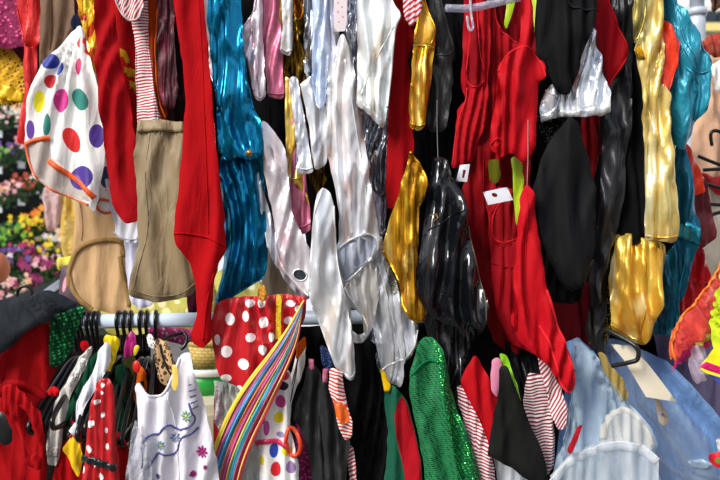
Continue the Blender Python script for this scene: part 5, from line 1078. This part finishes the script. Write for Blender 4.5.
g = G('cloth', 'pale yellow cloth stack left of the beige leotard hem', 'cloth', [(56, 258), (76, 256), (80, 264), (74, 270), (58, 270)], 2.7, fab('e8d858'), T=.06, fold=(10, .01), s=4)
# unidentified peach blur, built as a rounded pot on stall front + tray
V, Fc = blob(W(-4, 268, 2.7), .045, 3, .03, 3, (1, 1, 1.2)); shape = mesh_obj('shape', V, Fc, plain('d87c50', .6)); tag(shape, 'blurred rounded peach-orange pot at the left edge in front of the flowers', 'shape')
a = W(-30, 330, 3.0); b = W(70, 290, 3.6)
tr = mesh_obj('trough', *tube_mesh([a, b], .07, 8), blk2); tag(tr, 'long dark trough along the front of the flower stall', 'trough')
a = W(20, 312, 2.6); b = W(70, 276, 3.1)
tr = mesh_obj('pole', *tube_mesh([a, b], .014, 12), plain('b8c4d0', .3, .2)); tag(tr, 'slanting pale metal bar behind the charcoal cloth', 'bar')
hk = [W(25, 296, 1.9)+Vector((.018*math.cos(a_), 0, .018*math.sin(a_)+.006)) for a_ in [math.radians(q) for q in range(-20, 230, 25)]]
o = wire('clothes_hanger', hk, .004, blk); tag(o, 'black hanger hook poking up from the charcoal cloth', 'hanger')
# ================================================================= right background
wp = plain('c4ccd8', .35, .1)
V, Fc = tube_mesh([Vector((W(697, 0, 2.9).x, 2.9, 0)), W(697, 26, 2.9), W(697, 12, 2.9)], 8*2.9/F, 24); po = mesh_obj('stall_pole', V, Fc, wp)
V = [v for v in V]
tag(po, 'white round tent pole behind the turquoise jacket', 'pole')
V, Fc = tube_mesh([W(697, 16, 2.9), W(697, 12, 2.9), W(697, 9, 2.9)], 9.4*2.9/F, 24); mesh_obj('joint_collar', V, Fc, wp, po)
V, Fc = tube_mesh([W(697, 10, 2.9), W(697, -50, 2.9)], 7*2.9/F, 24); mesh_obj('upper_section', V, Fc, wp, po)
# shopfront far off
bw = W(740, 30, 6)
V, Fc = box_mesh((W(725, 30, 7).x+.6, 7.3, 1.75), (.95, .3, 1.75)); bldg = mesh_obj('building', V, Fc, plain('e0dccc', .8), smooth=False); tag(bldg, 'pale shopfront building with dark windows at the far right', 'building')
for k, px in enumerate((708, 722)):
    c = W(px, 18, 7); V, Fc = box_mesh((c.x, 6.98, c.z), (.05, .03, .05)); w_ = mesh_obj('window', V, Fc, plain('20303c', .2), bldg, smooth=False)
c = W(714, 29, 7); V, Fc = box_mesh((c.x, 6.97, c.z), (.16, .05, .035)); mesh_obj('awning_band', V, Fc, plain('e8d488', .6), bldg, smooth=False)
g = G('dress', 'peach lace dress blurred behind the turquoise jacket at the right edge', 'dress', [(700, 56), (735, 56), (735, 186), (706, 184), (690, 150), (696, 110), (706, 84)], 2.7, fab('e4b898', .9, 0, .5, .14), T=.08, fold=(16, .04), s=5)
g = G('blouse', 'white blouse with scalloped edge hanging on the peach lace dress', 'blouse', [(710, 66), (735, 52), (735, 84), (716, 92)], 2.55, fab('f0ece8', var=.03), T=.04, fold=(9, .02), s=4)
g = G('shawl', 'red and orange fringed shawl above the peach lace dress', 'shawl', [(700, 44), (710, 36), (722, 32), (735, 34), (735, 58), (712, 57), (704, 54)], 2.6, lame('b82010', '7c2c10', 'd86030', .7, 1, 0, 60), T=.05, fold=(8, .03), s=3.6, crump=1)
g = G('garland', 'brown dried leaf garland at the top right corner', 'garland', [(708, -20), (735, -20), (735, 8), (722, 6), (712, 12)], 2.6, lame('7c4824', '4a2c18', 'b87c50', .8, 1, 0, 80), T=.04, fold=(6, .03), s=3.6, crump=1)
g = G('blanket', 'pale beige garment hanging low behind the far hangers', 'blanket', [(700, 180), (735, 176), (735, 290), (712, 290), (704, 250)], 2.75, fab('cdbfae', var=.06), T=.06, fold=(14, .03), s=5)
g = G('top', 'red bodice hanging from the far hangers at the right edge', 'top', [(702, 172), (714, 178), (735, 172), (735, 192), (718, 196), (708, 186)], 2.4, satin('c01018', .4), T=.03, fold=(8, .016), s=3.4)
for lb, P in [('black hanger with an open hook in front of the peach lace dress', [(712, 146), (710, 134), (714, 130), (722, 132), (724, 142), (730, 152), (730, 158)]),
              ('black hanger arm sloping above the red bodice', [(698, 156), (712, 162), (735, 170)]),
              ('black hanger bar just above the burgundy dress', [(703, 170), (720, 169), (735, 169)]),
              ('black hanger bar across the burgundy dress shoulder', [(708, 184), (715, 187), (735, 191)]),
              ('black hanger bar across the pale beige garment', [(706, 204), (720, 205), (735, 206)]),
              ('thin black hanger arm with a yellow tag lower right', [(710, 216), (716, 213), (735, 210)])]:
    o = wire('clothes_hanger', [W(x, y, 2.3) for x, y in P], .0052, blk, None, 8, 2); tag(o, lb, 'hanger', 'black hangers at the right edge')

finish_edges()
